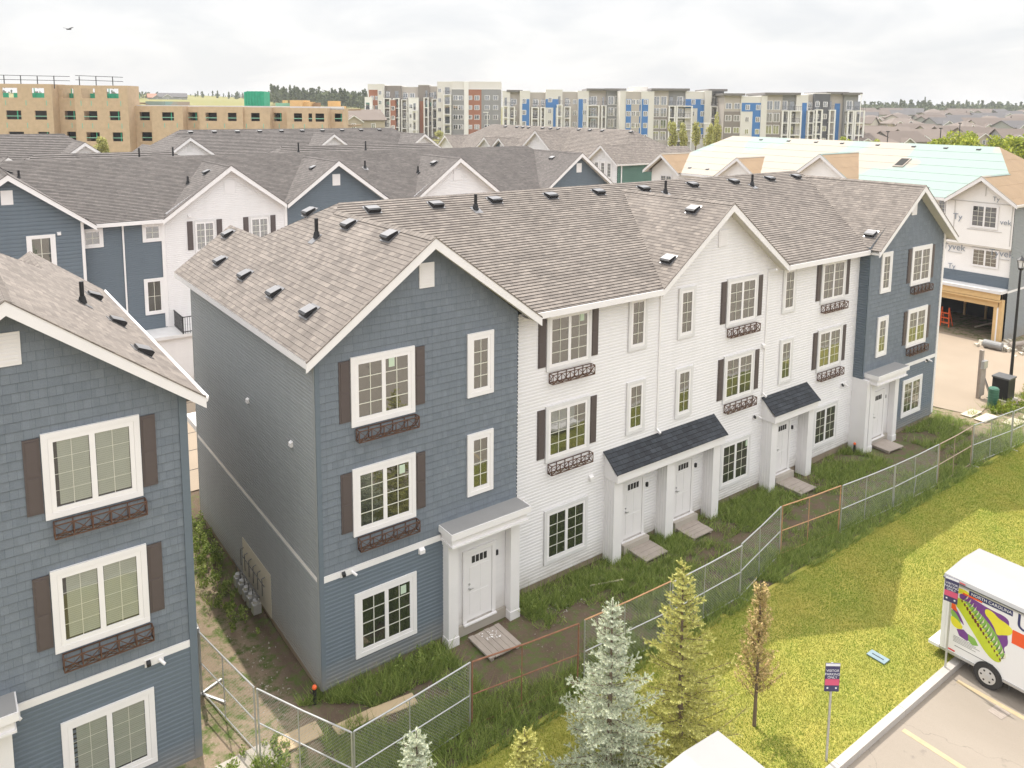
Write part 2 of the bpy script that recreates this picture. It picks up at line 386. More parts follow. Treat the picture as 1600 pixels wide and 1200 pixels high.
def roof_build(root, x0, x1, yr, zr, yb, gables, ze=9.1, yf=-.45, ends=(True, True), mat='shingle', ywall=.46, e=.145, fascia='white', zg=11.8, t=.009, back=True, gmat=None):
    sf = (zr-ze)/yr; b = MB(); bg_ = MB() if gmat else b; fa = MB(); so = MB()
    C = lambda pts, ud, outn=(0, 0, 1): (bg_ if abs(ud[0]) > .1 else b).course(pts, ud, e, t if abs(ud[0]) > .1 else t*2.4, outn)
    cL = x0+(zg-ze)/SL; xr = x0+(zr-ze)/SL; ym = (zg-ze)/sf; sb = (zr-ze)/(yb-yr); zr2 = ze+SL*2.1; yD = yb-(zr2-ze)/sb; yb2 = yb+.5
    mir = lambda x: x0+x1-x
    fl, flr = [], []
    for side, on in ((0, ends[0]), (1, ends[1])):
        X = (lambda x: x) if side == 0 else mir; s = 1 if side == 0 else -1
        if not on: continue
        C([(X(x0), yf, ze), (X(cL), yf, zg), (X(cL), ym, zg), (X(xr), yr, zr), (X(x0+2.1), yD, zr2), (X(x0+2.1), yb2, zr2), (X(x0), yb2, ze)], (s*.6, 0, .8))
        C([(X(cL), yf, zg), (X(2*cL-x0), yf, ze), (X(2*cL-x0), 0, ze), (X(cL), ym, zg)], (-s*.6, 0, .8))
        C([(X(x0+2.1), yb2, zr2), (X(x0+4.2), yb2, ze), (X(x0+4.2), yb, ze), (X(x0+2.1), yD, zr2)], (-s*.6, 0, .8))
        # eave board along the end wall, with gutter lip
        xx = X(x0); fa.box(min(xx, xx+s*.05), yf-.02, ze-.2, max(xx, xx+s*.05), yb2, ze-.015)
        so.face([(xx, -.02, ze-.19), (xx+s*.39, -.02, ze-.19), (xx+s*.39, yb2, ze-.19), (xx, yb2, ze-.19)])
        if side == 1:   # gutter hung on the right eave
            fa.prism([(xx, yf, ze-.13), (xx+.06, yf, ze-.13), (xx+.085, yf, ze-.04), (xx+.085, yf, ze-.01), (xx+.065, yf, ze-.01), (xx+.06, yf, ze-.05), (xx, yf, ze-.03)], (0, yb2-yf, 0))
        gables = gables+[(X(cL), cL-x0, zg, True)]
    a0 = cL if ends[0] else x0; a1 = mir(cL) if ends[1] else x1
    if ends[0] and ends[1]: fr = [(cL, 0, ze), (cL, ym, zg), (xr, yr, zr), (mir(xr), yr, zr), (mir(cL), ym, zg), (mir(cL), 0, ze)]
    else:
        fr = ([(cL, 0, ze), (cL, ym, zg), (xr, yr, zr)] if ends[0] else [(x0, 0, ze), (x0, yr, zr)])+([(mir(xr), yr, zr), (mir(cL), ym, zg), (mir(cL), 0, ze)] if ends[1] else [(x1, yr, zr), (x1, 0, ze)])
    # lowest half metre of the front slope only between the gables
    def cutlow(P): return [(x, y, z) for x, y, z in P]
    lo = .52; zl_ = ze+sf*lo
    fr2 = [((x, lo, zl_) if y < lo else (x, y, z)) for x, y, z in fr]
    C(fr2, (0, 1, .4))
    iv = sorted([(c-(hw[0] if isinstance(hw, tuple) else hw), c+(hw[1] if isinstance(hw, tuple) else hw)) for c, hw, _, en in gables]); xx = x0
    for a_, c_ in iv+[(x1, x1)]:
        if a_-xx > .1: C([(xx, 0, ze), (a_, 0, ze), (min(a_+.31, x1), lo, zl_), (max(xx-.31, x0), lo, zl_)], (0, 1, .4))
        xx = max(xx, c_)
    if back: C([(xr, yr, zr), (x0+2.1, yD, zr2), (x0+4.2, yb, ze), (mir(x0+4.2), yb, ze), (mir(x0+2.1), yD, zr2), (mir(xr), yr, zr)], (0, -1, .4))
    # ridge caps
    def cap(p, q):
        p = Vector(p); q = Vector(q); d = (q-p); L = d.length; d.normalize(); k = 0.0
        sd = d.cross(Vector((0, 0, 1))).normalized()
        while k < L:
            o = p+d*k+Vector((0, 0, .02)); o2 = p+d*min(L, k+.3)+Vector((0, 0, .012))
            for s in (1, -1): b.face([o, o2, o2+sd*s*.13-Vector((0, 0, .085)), o+sd*s*.13-Vector((0, 0, .08))], [(k, 0), (k+.3, 0), (k+.3, .13), (k, .13)])
            k += .2
    cap((xr, yr, zr), (mir(xr), yr, zr))
    covered = []
    for (c, hw, zt, isend) in gables:
        hl, hr = hw if isinstance(hw, tuple) else (hw, hw)
        ymg = (zt-ze)/sf; gf = yf if isend else yf+.45
        for s, h in ((-1, hl), (1, hr)):
            zl = zt-SL*h; yl = max(0, (zl-ze)/sf)
            if not isend:
                C([(c+s*h, gf, zl), (c, gf, zt), (c, ymg, zt), (c+s*h, yl, zl)], (-s*.6, 0, .8))
            # rake board + soffit + dark drip edge
            p, q = Vector((c+s*(h+.02), gf, zl)), Vector((c, gf, zt))
            fa.prism([p+Vector((0, -.03, -.03)), q+Vector((0, -.03, -.015)), q+Vector((0, -.03, -.30)), p+Vector((0, -.03, -.27))], (0, .045, 0))
            b.prism([p+Vector((0, -.045, -.028)), q+Vector((0, -.045, -.014)), q+Vector((0, -.045, .018)), p+Vector((0, -.045, .014))], (0, .05, 0))
            wy = gf+.47; so.prism([p+Vector((-s*.03, .016, -.2)), q+Vector((0, .016, -.22)), q+Vector((0, .016, -.19)), p+Vector((-s*.03, .016, -.17))], (0, wy-gf-.03, 0))
        cap((c, gf, zt), (c, ymg, zt))
        covered.append((c-hl, c+hr))
    # eaves between the gables
    xs = x0; covered.sort()
    for a, c in covered+[(x1, x1)]:
        if a-xs > .1:
            fa.box(xs, -.05, ze-.21, a, .0, ze-.015); so.face([(xs, -.03, ze-.2), (a, -.03, ze-.2), (a, ywall+.02, ze-.2), (xs, ywall+.02, ze-.2)])
        xs = max(xs, c)
    r = b.build('roof', mat, root); fa.build('fascia', fascia, r); so.build('soffit', 'cream', r)
    if gmat: bg_.build('roof', gmat, root)
    return r
def wall_front(root, name, x0, x1, y, z0, z1, peak=None, shr=None, mat='lap_white', e=.105, t=.013):
    """lap wall facing -y; peak=(x,z) for a gable"""
    b = MB(); P = [(x0, y, z0), (x1, y, z0), (x1, y, shr or z1)]+([(peak[0], y, peak[1])] if peak else [])+[(x0, y, z1)]
    b.course(P, (0, 0, 1), e, t*1.8 if mat.startswith('lap') else t, (0, -1, 0), mat.startswith('lap')); return b.build(name, mat, root)
def wall_side(root, name, x, y0, y1, z0, z1, outx, mat='lap_side', e=.1, t=.013):
    b = MB(); b.course([(x, y0, z0), (x, y1, z0), (x, y1, z1), (x, y0, z1)], (0, 0, 1), e, t*2.7, (outx, 0, 0), mat.startswith('lap')); return b.build(name, mat, root)
def boxes(root, name, mat, L):
    b = MB()
    for q in L: b.box(*q)
    return b.build(name, mat, root)
def vent_hood(root, x, y, z):
    b = MB(); b.box(-.09, -.02, -.09, .09, 0, .09); b.prism([(-.08, -.02, .08), (-.08, -.1, .03), (-.08, -.1, -.07), (-.08, -.02, -.08)], (.16, 0, 0))
    o = b.build('wall_vent', 'white', root); o.location = (x, y, z); return o
def floodlight(root, x, y, z, blk=1):
    b = MB(); b.box(-.2, -.03, -.09, .2, 0, .09); b.cur = 1; b.prism([(-.17, -.03, .0), (-.08, -.03, .0), (-.08, -.11, -.05), (-.17, -.11, -.05)], (0, 0, .07)); b.cur = 0
    b.tube((.1, -.03, 0), (.2, -.16, -.09), .035, 8); o = b.build('floodlight', ['white', 'black'], root); o.location = (x, y, z); return o
def porch_flat(root, x0, x1, y, dx, zt=3.48):
    b = MB(); b.box(x0-.03, y-.7, zt-.2, x1+.03, y, zt-.012); b.box(x0+.05, y-.6, zt-.42, x1-.05, y-.002, zt-.2); b.box(x0+.02, y-.66, zt-.47, x1-.02, y-.003, zt-.42)
    for xa in (x0+.1, x1-.43): b.box(xa, y-.33, -.25, xa+.33, y, zt-.47); b.box(xa-.025, y-.355, zt-.62, xa+.355, y-.001, zt-.5); b.box(xa-.02, y-.35, -.25, xa+.35, y-.002, .05)
    p = b.build('porch', 'white', root); boxes(p, 'porch_roof', 'flatroof', [(x0, y-.67, zt-.012, x1, y-.004, zt)])
    boxes(p, 'step', 'concrete', [(x0+.45, y-.12, -.2, x1-.45, y-.002, .13)])
    place(DR, root, (dx, y-.05, .2)); boxes(p, 'back_wall', 'lap_white', [(x0+.44, y-.045, .13, x1-.44, y-.003, zt-.47)])
    boxes(p, 'porch_light', 'black', [(dx+.6, y-.09, 1.9, dx+.68, y-.02, 2.05)])
def porch_shed(root, x0, x1, y, piers, doors, zt=3.72, zf=3.12, d=.72):
    b = MB(); z2 = zf-.06
    for a, c in piers:
        b.box(a, y-.5, -.25, c, y, zf-.3)
        n = 4
        for i in range(n+1): yy = y-.49+.47*i/n; b.box(a-.012, yy-.012, -.2, c+.012, yy+.012, zf-.34)
    b.box(x0+.06, y-d+.06, zf-.34, x1-.06, y-d+.16, zf-.06); b.box(x0+.03, y-d+.03, zf-.09, x1-.03, y-d+.06, zf-.02)
    for xa in (x0+.06, x1-.11): b.prism([(xa, y-d+.16, zf-.34), (xa, y, zf-.34), (xa, y, zt-.06), (xa, y-d+.16, zf-.06)], (.05, 0, 0))
    p = b.build('porch', 'white', root)
    r = MB(); r.course([(x0, y-d, zf), (x1, y-d, zf), (x1, y, zt), (x0, y, zt)], (0, 1, .8), .16, .014, (0, -1, 1)); r.face([(x0, y-d, zf-.02), (x1, y-d, zf-.02), (x1, y, zt-.02), (x0, y, zt-.02)])
    r.prism([(x0-.01, y-d-.01, zf-.03), (x0-.01, y, zt-.03), (x0-.01, y, zt+.01), (x0-.01, y-d-.01, zf+.012)], (.03, 0, 0)); r.prism([(x1-.02, y-d-.01, zf-.03), (x1-.02, y, zt-.03), (x1-.02, y, zt+.01), (x1-.02, y-d-.01, zf+.012)], (.03, 0, 0))
    r.build('porch_roof', 'shingle_dk', p)
    for dx in doors: place(DR, root, (dx, y-.02, .2)); boxes(p, 'step', 'concrete', [(dx-.62, y-.3, -.2, dx+.62, y-.002, .12)]); boxes(p, 'porch_light', 'black', [(dx+.64, y-.09, 1.85, dx+.72, y-.015, 2.0)])
def downspout(root, x, y, z1=8.9, z0=.1, side=-1):
    b = MB(); b.box(x-.04, y-.06, z0, x+.04, y-.015, z1); b.bar((x, y-.04, z1), (x, y-.4, z1+.1), .07); b.bar((x, y-.04, z0+.02), (x, y-.22, z0-.08), .07); return b.build('downspout', 'white', root)

def row1(name, label, loc, detail=True):
    root = thing(name, label, 'townhouses', loc)
    G = 16.1
    rf = roof_build(root, -.38, 32.85, 6.2, 12.0, 11.62, [(G, 3.6, 11.8, False)])
    nl, nf = (-.75, 0, 1), (0, -.468, 1)
    zl = lambda x: 9.1+.75*(x+.38)+.0
    for x, y in ((.51, 1.51), (.52, 4.11), (.55, 6.84), (.57, 9.54), (1.4, 11.34), (2.92, 4.16), (2.93, 1.51), (2.95, 7.35)): vent_on(rf, (x, y, zl(x)), nl, (.8, 0, .6))
    pipe_on(rf, (2.28, 5.18, zl(2.28)), nl, (.8, 0, .6), .62)
    for x in (4.45, 6.91, 9.44, 12.12, 14.64, 17.26, 20.4, 23.32, 26.11, 28.3): vent_on(rf, (x, 5.66, 9.1+.468*5.66), nf, (0, 1, .4))
    for x in (8.32, 18.2, 24.2): pipe_on(rf, (x, 5.25, 9.1+.468*5.25), nf, (0, 1, .4), .55)
    for x, y in ((13.53, .73), (15.6, 1.46)): vent_on(rf, (x, y, 9.1+.75*(x-12.5)), nl, (.8, 0, .6))
    vent_on(rf, (26.42, .42, 9.1+.75*(26.42-25.66)), nl, (.8, 0, .6))
    if not detail:   # a mirrored far slope carries the vents seen from the camera
        for y in (1.6, 4.7, 8.2): vent_on(rf, (32.35-.35, y, 9.1+.75*.85), (.75, 0, 1), (-.8, 0, .6))
        pipe_on(rf, (31.3, 5.2, 9.1+.75*1.55), (.75, 0, 1), (-.8, 0, .6), .6)
    # gable-end units
    for X0, X1, px in ((0, 6.29, 3.2), (25.7, 32.5, 29.25)):
        sh = 9.1+.75*.38-.14
        wall_front(root, 'wall', X0, X1, 0, .0, 3.0, mat='lap_blue', e=.112, t=.016)
        wall_front(root, 'wall', X0, X1, 0, 3.17, sh, (px, 11.62), mat='shake', e=.2, t=.017)
        gx0, gx1 = (X0, 3.6) if X0 == 0 else (28.5, X1)
        boxes(root, 'belly_band', 'white', [(gx0+.1, -.035, 3.0, gx1-(.1 if X0 else 0), .01, 3.17)])
        g = MB(); g.box(-.23, -.04, -.34, .23, 0, .34)
        for k in range(7): z = -.28+k*.085; g.box(-.19, -.052, z, .19, -.04, z+.05)
        gv = g.build('gable_vent', 'white', root); gv.location = (px, -.005, 10.72)
        boxes(root, 'corner_board', 'lap_blue', [(X0-.02, -.035, .0, X0+.1, .0, sh-.02)] if X0 == 0 else [(X0-.012, -.03, .0, X0+.1, .0, sh-.02)])
    boxes(root, 'corner_board', 'white' if detail else 'lap_blue', [(32.38, -.045, .1, 32.55, .0, 9.25)])
    boxes(root, 'corner_board', 'white', [(6.29, .38, .0, 6.42, .455, 9.0)])
    wall_side(root, 'wall', 25.7, 0, .46, .0, 9.2, -1, 'lap_blue', .112)
    wall_side(root, 'wall', 6.29, 0, .46, .0, 9.2, 1, 'lap_blue', .112)
    # recessed white units and the white middle gable
    wall_front(root, 'wall', 6.29, 12.85, .46, .02, 9.0, e=.108)
    wall_front(root, 'wall', 12.85, 19.05, .46, .05, 9.24, (16.1, 11.66), shr=9.47, e=.108)
    wall_front(root, 'wall', 19.05, 25.7, .46, .1, 9.0, e=.108)
    gw = MB(); gw.box(-.25, -.03, -.3, .25, 0, .3)
    for k in range(7): z = -.26+k*.075; gw.box(-.2, -.04, z, .2, -.03, z+.045)
    o = gw.build('gable_vent', 'white', root); o.location = (16.1, .44, 10.45)
    wall_front(root, 'wall', 19.05, 19.72, .462, 8.9, 9.44, shr=9.0, e=.108); wall_front(root, 'wall', 12.45, 12.85, .462, 8.9, 9.0, shr=9.24, e=.108)
    # end walls, rear wall, foundation
    for X, ox in ((0, -1), (32.5, 1)):
        wall_side(root, 'wall', X, 0, 11.3, 3.14, 9.12, ox, 'lap_side'); wall_side(root, 'wall', X, 0, 11.3, .02, 3.0, ox, 'lap_side')
        boxes(root, 'belly_band', 'white', [(X-.03, .1, 3.0, X+.03, 11.3, 3.14)]); [boxes(root, 'corner_board', 'lap_side', [(X-.035, ya, .0, X+.035, ya+.1, 9.1)]) for ya in (.0, 11.22)]
    boxes(root, 'rear_wall', 'lap_white', [(.02, 11.25, -.1, 32.48, 11.3, 9.05)])
    boxes(root, 'foundation', 'found', [(.04, .04, -.6, 6.25, 11.2, .03), (6.25, .5, -.6, 25.74, 11.2, .06), (25.74, .04, -.6, 32.46, 11.2, .03)])
    dk = boxes(root, 'rear_deck', 'offwhite', [(.1, 11.3, 2.92, 32.4, 13.4, 3.14)])
    rl = MB()
    for x in np.arange(.15, 32.4, .14): rl.bar((x, 13.35, 3.14), (x, 13.35, 4.05), .018)
    rl.bar((.15, 13.35, 4.06), (32.4, 13.35, 4.06), .05); rl.bar((.15, 13.35, 3.24), (32.4, 13.35, 3.24), .03)
    if not detail: rl.build('railing', 'black', dk)
    # windows
    SHf = lambda cx, y, z: [place(SH, root, (cx+s*1.1, y-.005, z-.0)) for s in (-1, 1)]
    W1, W3 = (WD, WD) if detail else (WB, WB)
    for cx, y, kind_ in ((1.87, -.0, 'a'), (8.67, .445, 'b'), (17.38, .445, 'b'), (23.6, .445, 'b'), (30.27 if detail else 30.63, -.0, 'a')):
        zz = (7.92, 4.92, 1.44); w = (W1 if kind_ == 'a' else WDw)
        for i, z in enumerate(zz):
            place(w, root, (cx, y-.012, z))
            if i < 2: SHf(cx, y, z+.05); place(FB, root, (cx+.08, y-.02, z-1.31))
    for cx, y, w in ((4.95, 0, WN), (11.75, .445, WNw), (14.22, .445, WNw), (20.42, .445, WNw), (27.1 if detail else 27.46, 0, WN)):
        for z in (7.93, 4.96): place(w, root, (cx, y-.012, z))
    st = MB(); st.box(0, -.043, 0, .17, -.0415, .24); s1 = st.build('window_sticker', 'green_paper', root); s1.location = (2.3, -.012, 1.86)
    for x, z, y in ((2.02, 8.4, -.01), (2.3, 5.36, -.01), (9.1, 8.42, .44), (18.0, 1.9, .44)): c = s1.copy(); COL.objects.link(c); c.location = (x, y, z)
    # porches
    porch_flat(root, 3.58, 6.3, 0, 4.9); porch_shed(root, 10.3, 16.0, .46, [(10.4, 10.77), (12.98, 13.36), (15.5, 15.87)], [11.75, 14.35])
    porch_shed(root, 18.95, 22.05, .46, [(19.08, 19.45), (21.6, 21.97)], [20.45]); porch_flat(root, *((25.85, 28.5, 0, 27.1) if detail else (26.2, 28.92, 0, 27.5))); boxes(root, 'porch_cheek', 'white', [(25.66, -.3, -.25, 25.93, .455, 3.2)])
    downspout(root, 12.86, .46, z0=3.85); downspout(root, 18.98, .46, z0=3.85)
    # small fittings
    floodlight(root, .75, -.02, 3.08); floodlight(root, 6.75, .44, 3.0); floodlight(root, 18.6, .44, 3.0); floodlight(root, 24.9, .44, 3.0); floodlight(root, 31.6, -.02, 3.0)
    if not detail: floodlight(root, 28.8, -.02, 3.0)
    for x, y, z in ((2.97, -.02, 2.92), (9.73, .44, 2.95), (6.6, .44, 5.9), (18.85, .44, 5.87)): vent_hood(root, x, y, z)
    if detail:
        for y, z in ((5.15, 6.32), (1.62, 6.22)):
            v = vent_hood(root, 0, y, z); v.rotation_euler = (0, 0, -math.pi/2)
        pn = boxes(root, 'meter_board', 'ply_grey', [(-.045, 3.66, -.0, -.014, 6.25, 1.38)])
        g = MB()
        g.tube((-.3, 3.95, .62), (-.3, 6.45, .62), .022); g.tube((-.14, 3.95, .9), (-.14, 6.0, .9), .015)
        for k in range(6): y = 4.15+.4*k; g.tube((-.14, y, .5), (-.14, y, 1.05), .016); g.tube((-.14, y, 1.05), (-.03, y, 1.08), .016); g.tube((-.3, y, .3), (-.3, y, .62), .016)
        g.build('gas_pipe', 'galv_dark', pn)
        for k in range(5):
            y = 4.2+.42*k; q = MB(); q.box(-.44, y-.12, .02, -.2, y+.12, .32); q.tube((-.32, y, .32), (-.32, y, .42), .1, 12); q.build('gas_meter', 'galv', pn)
    return root
M['green_paper'] = plain('paper_sticker', (.5, .6, .46), .7); M['ply_grey'] = plain('painted_board', (.52, .48, .40), .7, 0, .06, 2); M['galv_dark'] = plain('dark_pipe', (.12, .12, .12), .5, .3)
M_done = 1
main = row1('townhouse_row', 'main three storey blue and white townhouse row with five front doors', (0, 0, 0))
left = row1('townhouse_row', 'blue townhouse with blinds in its windows, cut off by the left edge', (-35.6, 0, -.33), False)

# ---------------- second row across the alley ----------------
def row2():
    root = thing('townhouse_row', 'blue and white townhouse row across the alley directly behind the nearest row', 'townhouses', (0, 27, 0))
    # local y = world y - 27 ; eave line at y 0, wall at .46
    rf = roof_build(root, -8.0, 35.95, 6.0, 12.05, 11.6, [(6.35, (3.7, 3.15), 11.8, False), (12.85, (3.25, 3.6), 11.85, False), (21.7, 3.6, 11.75, False)], ze=9.05, mat='shingle_grey')
    zf = lambda y: 9.05+.5*y
    for x, y in ((-3.9, 5.1), (16.5, 3.9)): pipe_on(rf, (x, y, zf(y)), (0, -.5, 1), (0, 1, .5), .5) if x > 0 else (pipe_on(rf, (-3.5, 4.4, 11.12), (.75, 0, 1), (-.8, 0, .6), .5), vent_on(rf, (-3.95, 5.0, 11.46), (.75, 0, 1), (-.8, 0, .6)))
    for c in (6.35, 12.85, 21.7, 32.35):
        vent_on(rf, (c-.7, 2.3, 11.8-.75*.72), (-.75, 0, 1), (.8, 0, .6))
    for c in (6.35, 21.7): pipe_on(rf, (c-1.6, 3.0, 11.8-.75*1.6), (-.75, 0, 1), (.8, 0, .6), .45)
    wall_front(root, 'wall', -7.6, -1.2, 0, 3.0, 9.3, (-4.4, 11.55), mat='lap_blue', e=.2, t=.02)
    wall_front(root, 'wall', -1.2, 2.7, .46, 2.9, 9.0, mat='lap_blue', e=.112)
    wall_front(root, 'wall', 2.7, 9.6, .44, 2.9, 9.2, (6.35, 11.64), shr=9.3, e=.11)
    wall_front(root, 'wall', 9.6, 16.3, .46, .0, 9.45, (12.85, 11.68), mat='lap_blue', e=.112)
    wall_front(root, 'wall', 16.3, 18.3, .46, .0, 9.0, mat='lap_blue', e=.112); wall_front(root, 'wall', 18.3, 25.2, .46, .0, 9.3, (21.7, 11.6), e=.11)
    wall_front(root, 'wall', 25.2, 29.1, .46, .0, 9.0, e=.11); wall_front(root, 'wall', 29.1, 35.55, 0, .0, 9.3, (32.35, 11.55), mat='lap_blue', e=.112)
    for q in ((-1.32, -.04, 3, -1.18, 0, 9.2), (2.6, .38, 3, 2.78, .45, 9.0), (9.5, .38, 3, 9.66, .43, 9.2)): boxes(root, 'corner_board', 'white', [q])
    boxes(root, 'foundation', 'found', [(-7.5, .6, -.5, 35.4, 11.2, .1)]); boxes(root, 'rear_wall', 'lap_white', [(-7.5, 11.1, 0, 35.5, 11.2, 9)])
    for x, ox in ((-7.6, -1), (35.55, 1)): wall_side(root, 'wall', x, 0, 11.1, 0, 9.1, ox, 'lap_blue')
    place(WT, root, (-3.1, -.02, 7.75)).scale = (1.25, 1, .95); place(WS, root, (-.75, .44, 8.25)); place(WS, root, (2.15, .44, 8.3)); place(WT, root, (2.1, .44, 4.78))
    for cx in (4.9, 8.0):
        place(WDw, root, (cx, .42, 7.85)).scale = (.6, 1, 1)
        for s in (-1, 1): place(SH, root, (cx+s*.8, .42, 7.95))
    for cx in (-4.4, 12.85, 32.35):
        v = boxes(root, 'gable_vent', 'white', [(cx-.25, -.04, 10.3, cx+.25, 0, 11.0)]); v.location.y = -.01 if cx != 12.85 else .44
    for cx in (6.35, 21.7): v = boxes(root, 'gable_vent', 'lap_white', [(cx-.3, .4, 10.2, cx+.3, .44, 10.9)])
    vent_hood(root, -2.3, -.01, 8.7); vent_hood(root, 4.1, .42, 9.05)
    b = MB(); b.box(.66, .38, 2.9, .74, .44, 8.85); b.bar((.7, .4, 8.85), (.7, 0, 8.95), .08); b.build('downspout', 'white', root)
    dk = boxes(root, 'deck', 'offwhite', [(-7.6, -1.5, 2.78, 25, .44, 2.95)])
    boxes(root, 'garage_wall', 'lap_white', [(-7.6, -1.3, -.2, 25, .0, 2.78)])
    r = MB()
    for y in np.arange(-1.45, .4, .12): r.bar((3.05, y, 2.95), (3.05, y, 3.86), .02)
    for x in np.arange(3.05, 6.5, .12): r.bar((x, -1.45, 2.95), (x, -1.45, 3.86), .02)
    for z in (3.05, 3.86): r.bar((3.05, -1.45, z), (3.05, .4, z), .04); r.bar((3.05, -1.45, z), (6.5, -1.45, z), .04)
    r.bar((3.05, -1.45, 2.9), (3.05, -1.45, 3.9), .06); r.build('railing', 'black', dk)
    for gx in (-4.4, 5.2, 12.0, 19.0): boxes(root, 'garage_door', 'offwhite', [(gx-1.2, -1.36, -.15, gx+1.2, -1.31, 2.15)])
    return root
row2()
# ---------------- further townhouse rows ----------------
def simple_row(label, loc, rz, x0, x1, yr, zr, yb, gables, ze=9.1, zg=11.8, mat='shingle_grey', gmat=None, wall='lap_white', gwall='lap_white', ends=(True, True), e=.29, endwall='lap_blue', vents=(), gvent=True, name='townhouse_row', roofv=True, wins=True, gcols=None):
    root = thing(name, label, 'townhouses', loc, rz)
    rf = roof_build(root, x0, x1, yr, zr, yb, gables, ze=ze, zg=zg, mat=mat, gmat=gmat, ends=ends, e=e, t=.016)
    X0, X1 = x0+.38, x1-.38
    wall_front(root, 'wall', X0, X1, .46, 0, ze, mat=wall, e=.22, t=.018)
    allg = list(gables)+([(x0+(zg-ze)/SL, (zg-ze)/SL, zg, True)] if ends[0] else [])+([(x1-(zg-ze)/SL, (zg-ze)/SL, zg, True)] if ends[1] else [])
    for i, (c, hw, zt, en) in enumerate(allg):
        hl, hr = hw if isinstance(hw, tuple) else (hw, hw); y = 0 if en else .44; a, d = max(X0, c-hl+.38), min(X1, c+hr-.38)
        gm = gcols[i] if gcols else gwall
        wall_front(root, 'wall', a, d, y, 2.9, zt-SL*max(hl, hr)+.15, (c, zt-.2), mat=gm, e=.22, t=.018)
        if gvent: boxes(root, 'gable_vent', 'offwhite' if gm == 'lap_white' else 'white', [(c-.25, y-.04, zt-1.4, c+.25, y, zt-.75)])
        if wins: place(WDw, root, (c, y-.02, zt-3.6))
    for X, ox in ((X0, -1), (X1, 1)): wall_side(root, 'wall', X, 0, yb-.2, 0, ze, ox, endwall, .22, .018)
    boxes(root, 'rear_wall', wall, [(X0, yb-.3, 0, X1, yb-.22, ze)]); boxes(root, 'foundation', 'found', [(X0+.1, .6, -2.0, X1-.1, yb-.4, .1)])
    if roofv:
        sf = (zr-ze)/yr
        for x in vents: vent_on(rf, (x, yr-.45, ze+sf*(yr-.45)), (0, -sf, 1), (0, 1, .4))
    return root
r = simple_row('low dark roofed row peeking over the second row, left half', (0, 36, 0), 0, -5.4, 10.4, 6.0, 11.85, 12, [], zg=11.3, wins=False)
for x in (5.0, 7.2): pipe_on(r.children[0], (x-.6, 5.0, 9.1+.4583*5), (0, -.45, 1), (0, 1, .4), .8)
r = simple_row('low dark roofed row peeking over the second row, right half', (0, 36, 0), 0, 11.0, 32.0, 6.0, 12.0, 12, [], zg=11.3, wins=False)
for x in (15.8, 21.5): pipe_on(r.children[0], (x, 5.0, 9.1+.483*5), (0, -.45, 1), (0, 1, .4), .8)
simple_row('long grey roofed row with ridge vents in front of the unfinished building', (0, 60, .3), 0, 9.0, 41.5, 6.2, 12.3, 12.2, [(27.2, 2.9, 11.9, False)], vents=np.arange(14.2, 37, 2.35))
simple_row('grey roofed townhouse row at the left edge below the unfinished timber building', (0, 56, .2), 0, -34, 6.8, 6.2, 12.3, 12.2, [(-12.0, 3.2, 11.8, False), (-2.2, 2.2, 10.7, False)])
r = simple_row('grey roofed row with a teal end wall before the blue apartments', (52, 80, .1), -math.pi/2, 0, 37.3, 6.3, 12.55, 12.4, [(22.6, 4.3, 12.25, False), (15.0, 2.6, 11.1, False), (11.7, 2.6, 11.1, False)], zg=11.05,
    vents=(8.5, 11.2, 12.5, 13.8, 16.8, 18.4, 20, 24, 26, 28.2, 33), endwall='teal', mat='shingle', wins=False, gcols=['lap_white', 'lap_blue', 'lap_white', 'lap_white', 'lap_white'])
for z in (8.35, ): 
    for dx in (-1.0, 0, 1.0): place(WN, r, (34.7+dx, -.02, z))
b = MB(); b.box(36.95, .5, .2, 37.03, .62, 9.0); b.bar((36.98, .5, 8.95), (37.25, .2, 9.05), .09); b.build('downspout', 'white', r)

# ---------------- house wrapped, unfinished row on the right ----------------
def wrapmat():
    m, t, p = newmat('underlay_membrane'); tcn = nd(t, 'ShaderNodeTexCoord'); n = nd(t, 'ShaderNodeTexNoise', Scale=.16, Detail=3.0, Roughness=.5)
    mpp = nd(t, 'ShaderNodeMapping'); mpp.inputs['Scale'].default_value = (1, .5, 1); mpp.inputs['Location'].default_value = (3.1, 1.2, 0)
    t.links.new(tcn.outputs['Object'], mpp.inputs[0]); t.links.new(mpp.outputs[0], n.inputs['Vector'])
    r = nd(t, 'ShaderNodeValToRGB'); r.color_ramp.elements[0].position = .5; r.color_ramp.elements[1].position = .525
    r.color_ramp.elements[0].color = (.34, .297, .245, 1); r.color_ramp.elements[1].color = (.235, .305, .275, 1); t.links.new(n.outputs[0], r.inputs[0])
    t.links.new(r.outputs[0], p.inputs['Base Color']); p.inputs['Roughness'].default_value = .7; return m
M['membrane'] = wrapmat()
M['wrap'] = plain('house_wrap', (.82, .795, .775), .55, 0, .05, 1.2, .1)
M['print_grey'] = plain('grey_print', (.22, .25, .30), .6); M['tape'] = plain('seam_tape', (.50, .48, .46), .6)
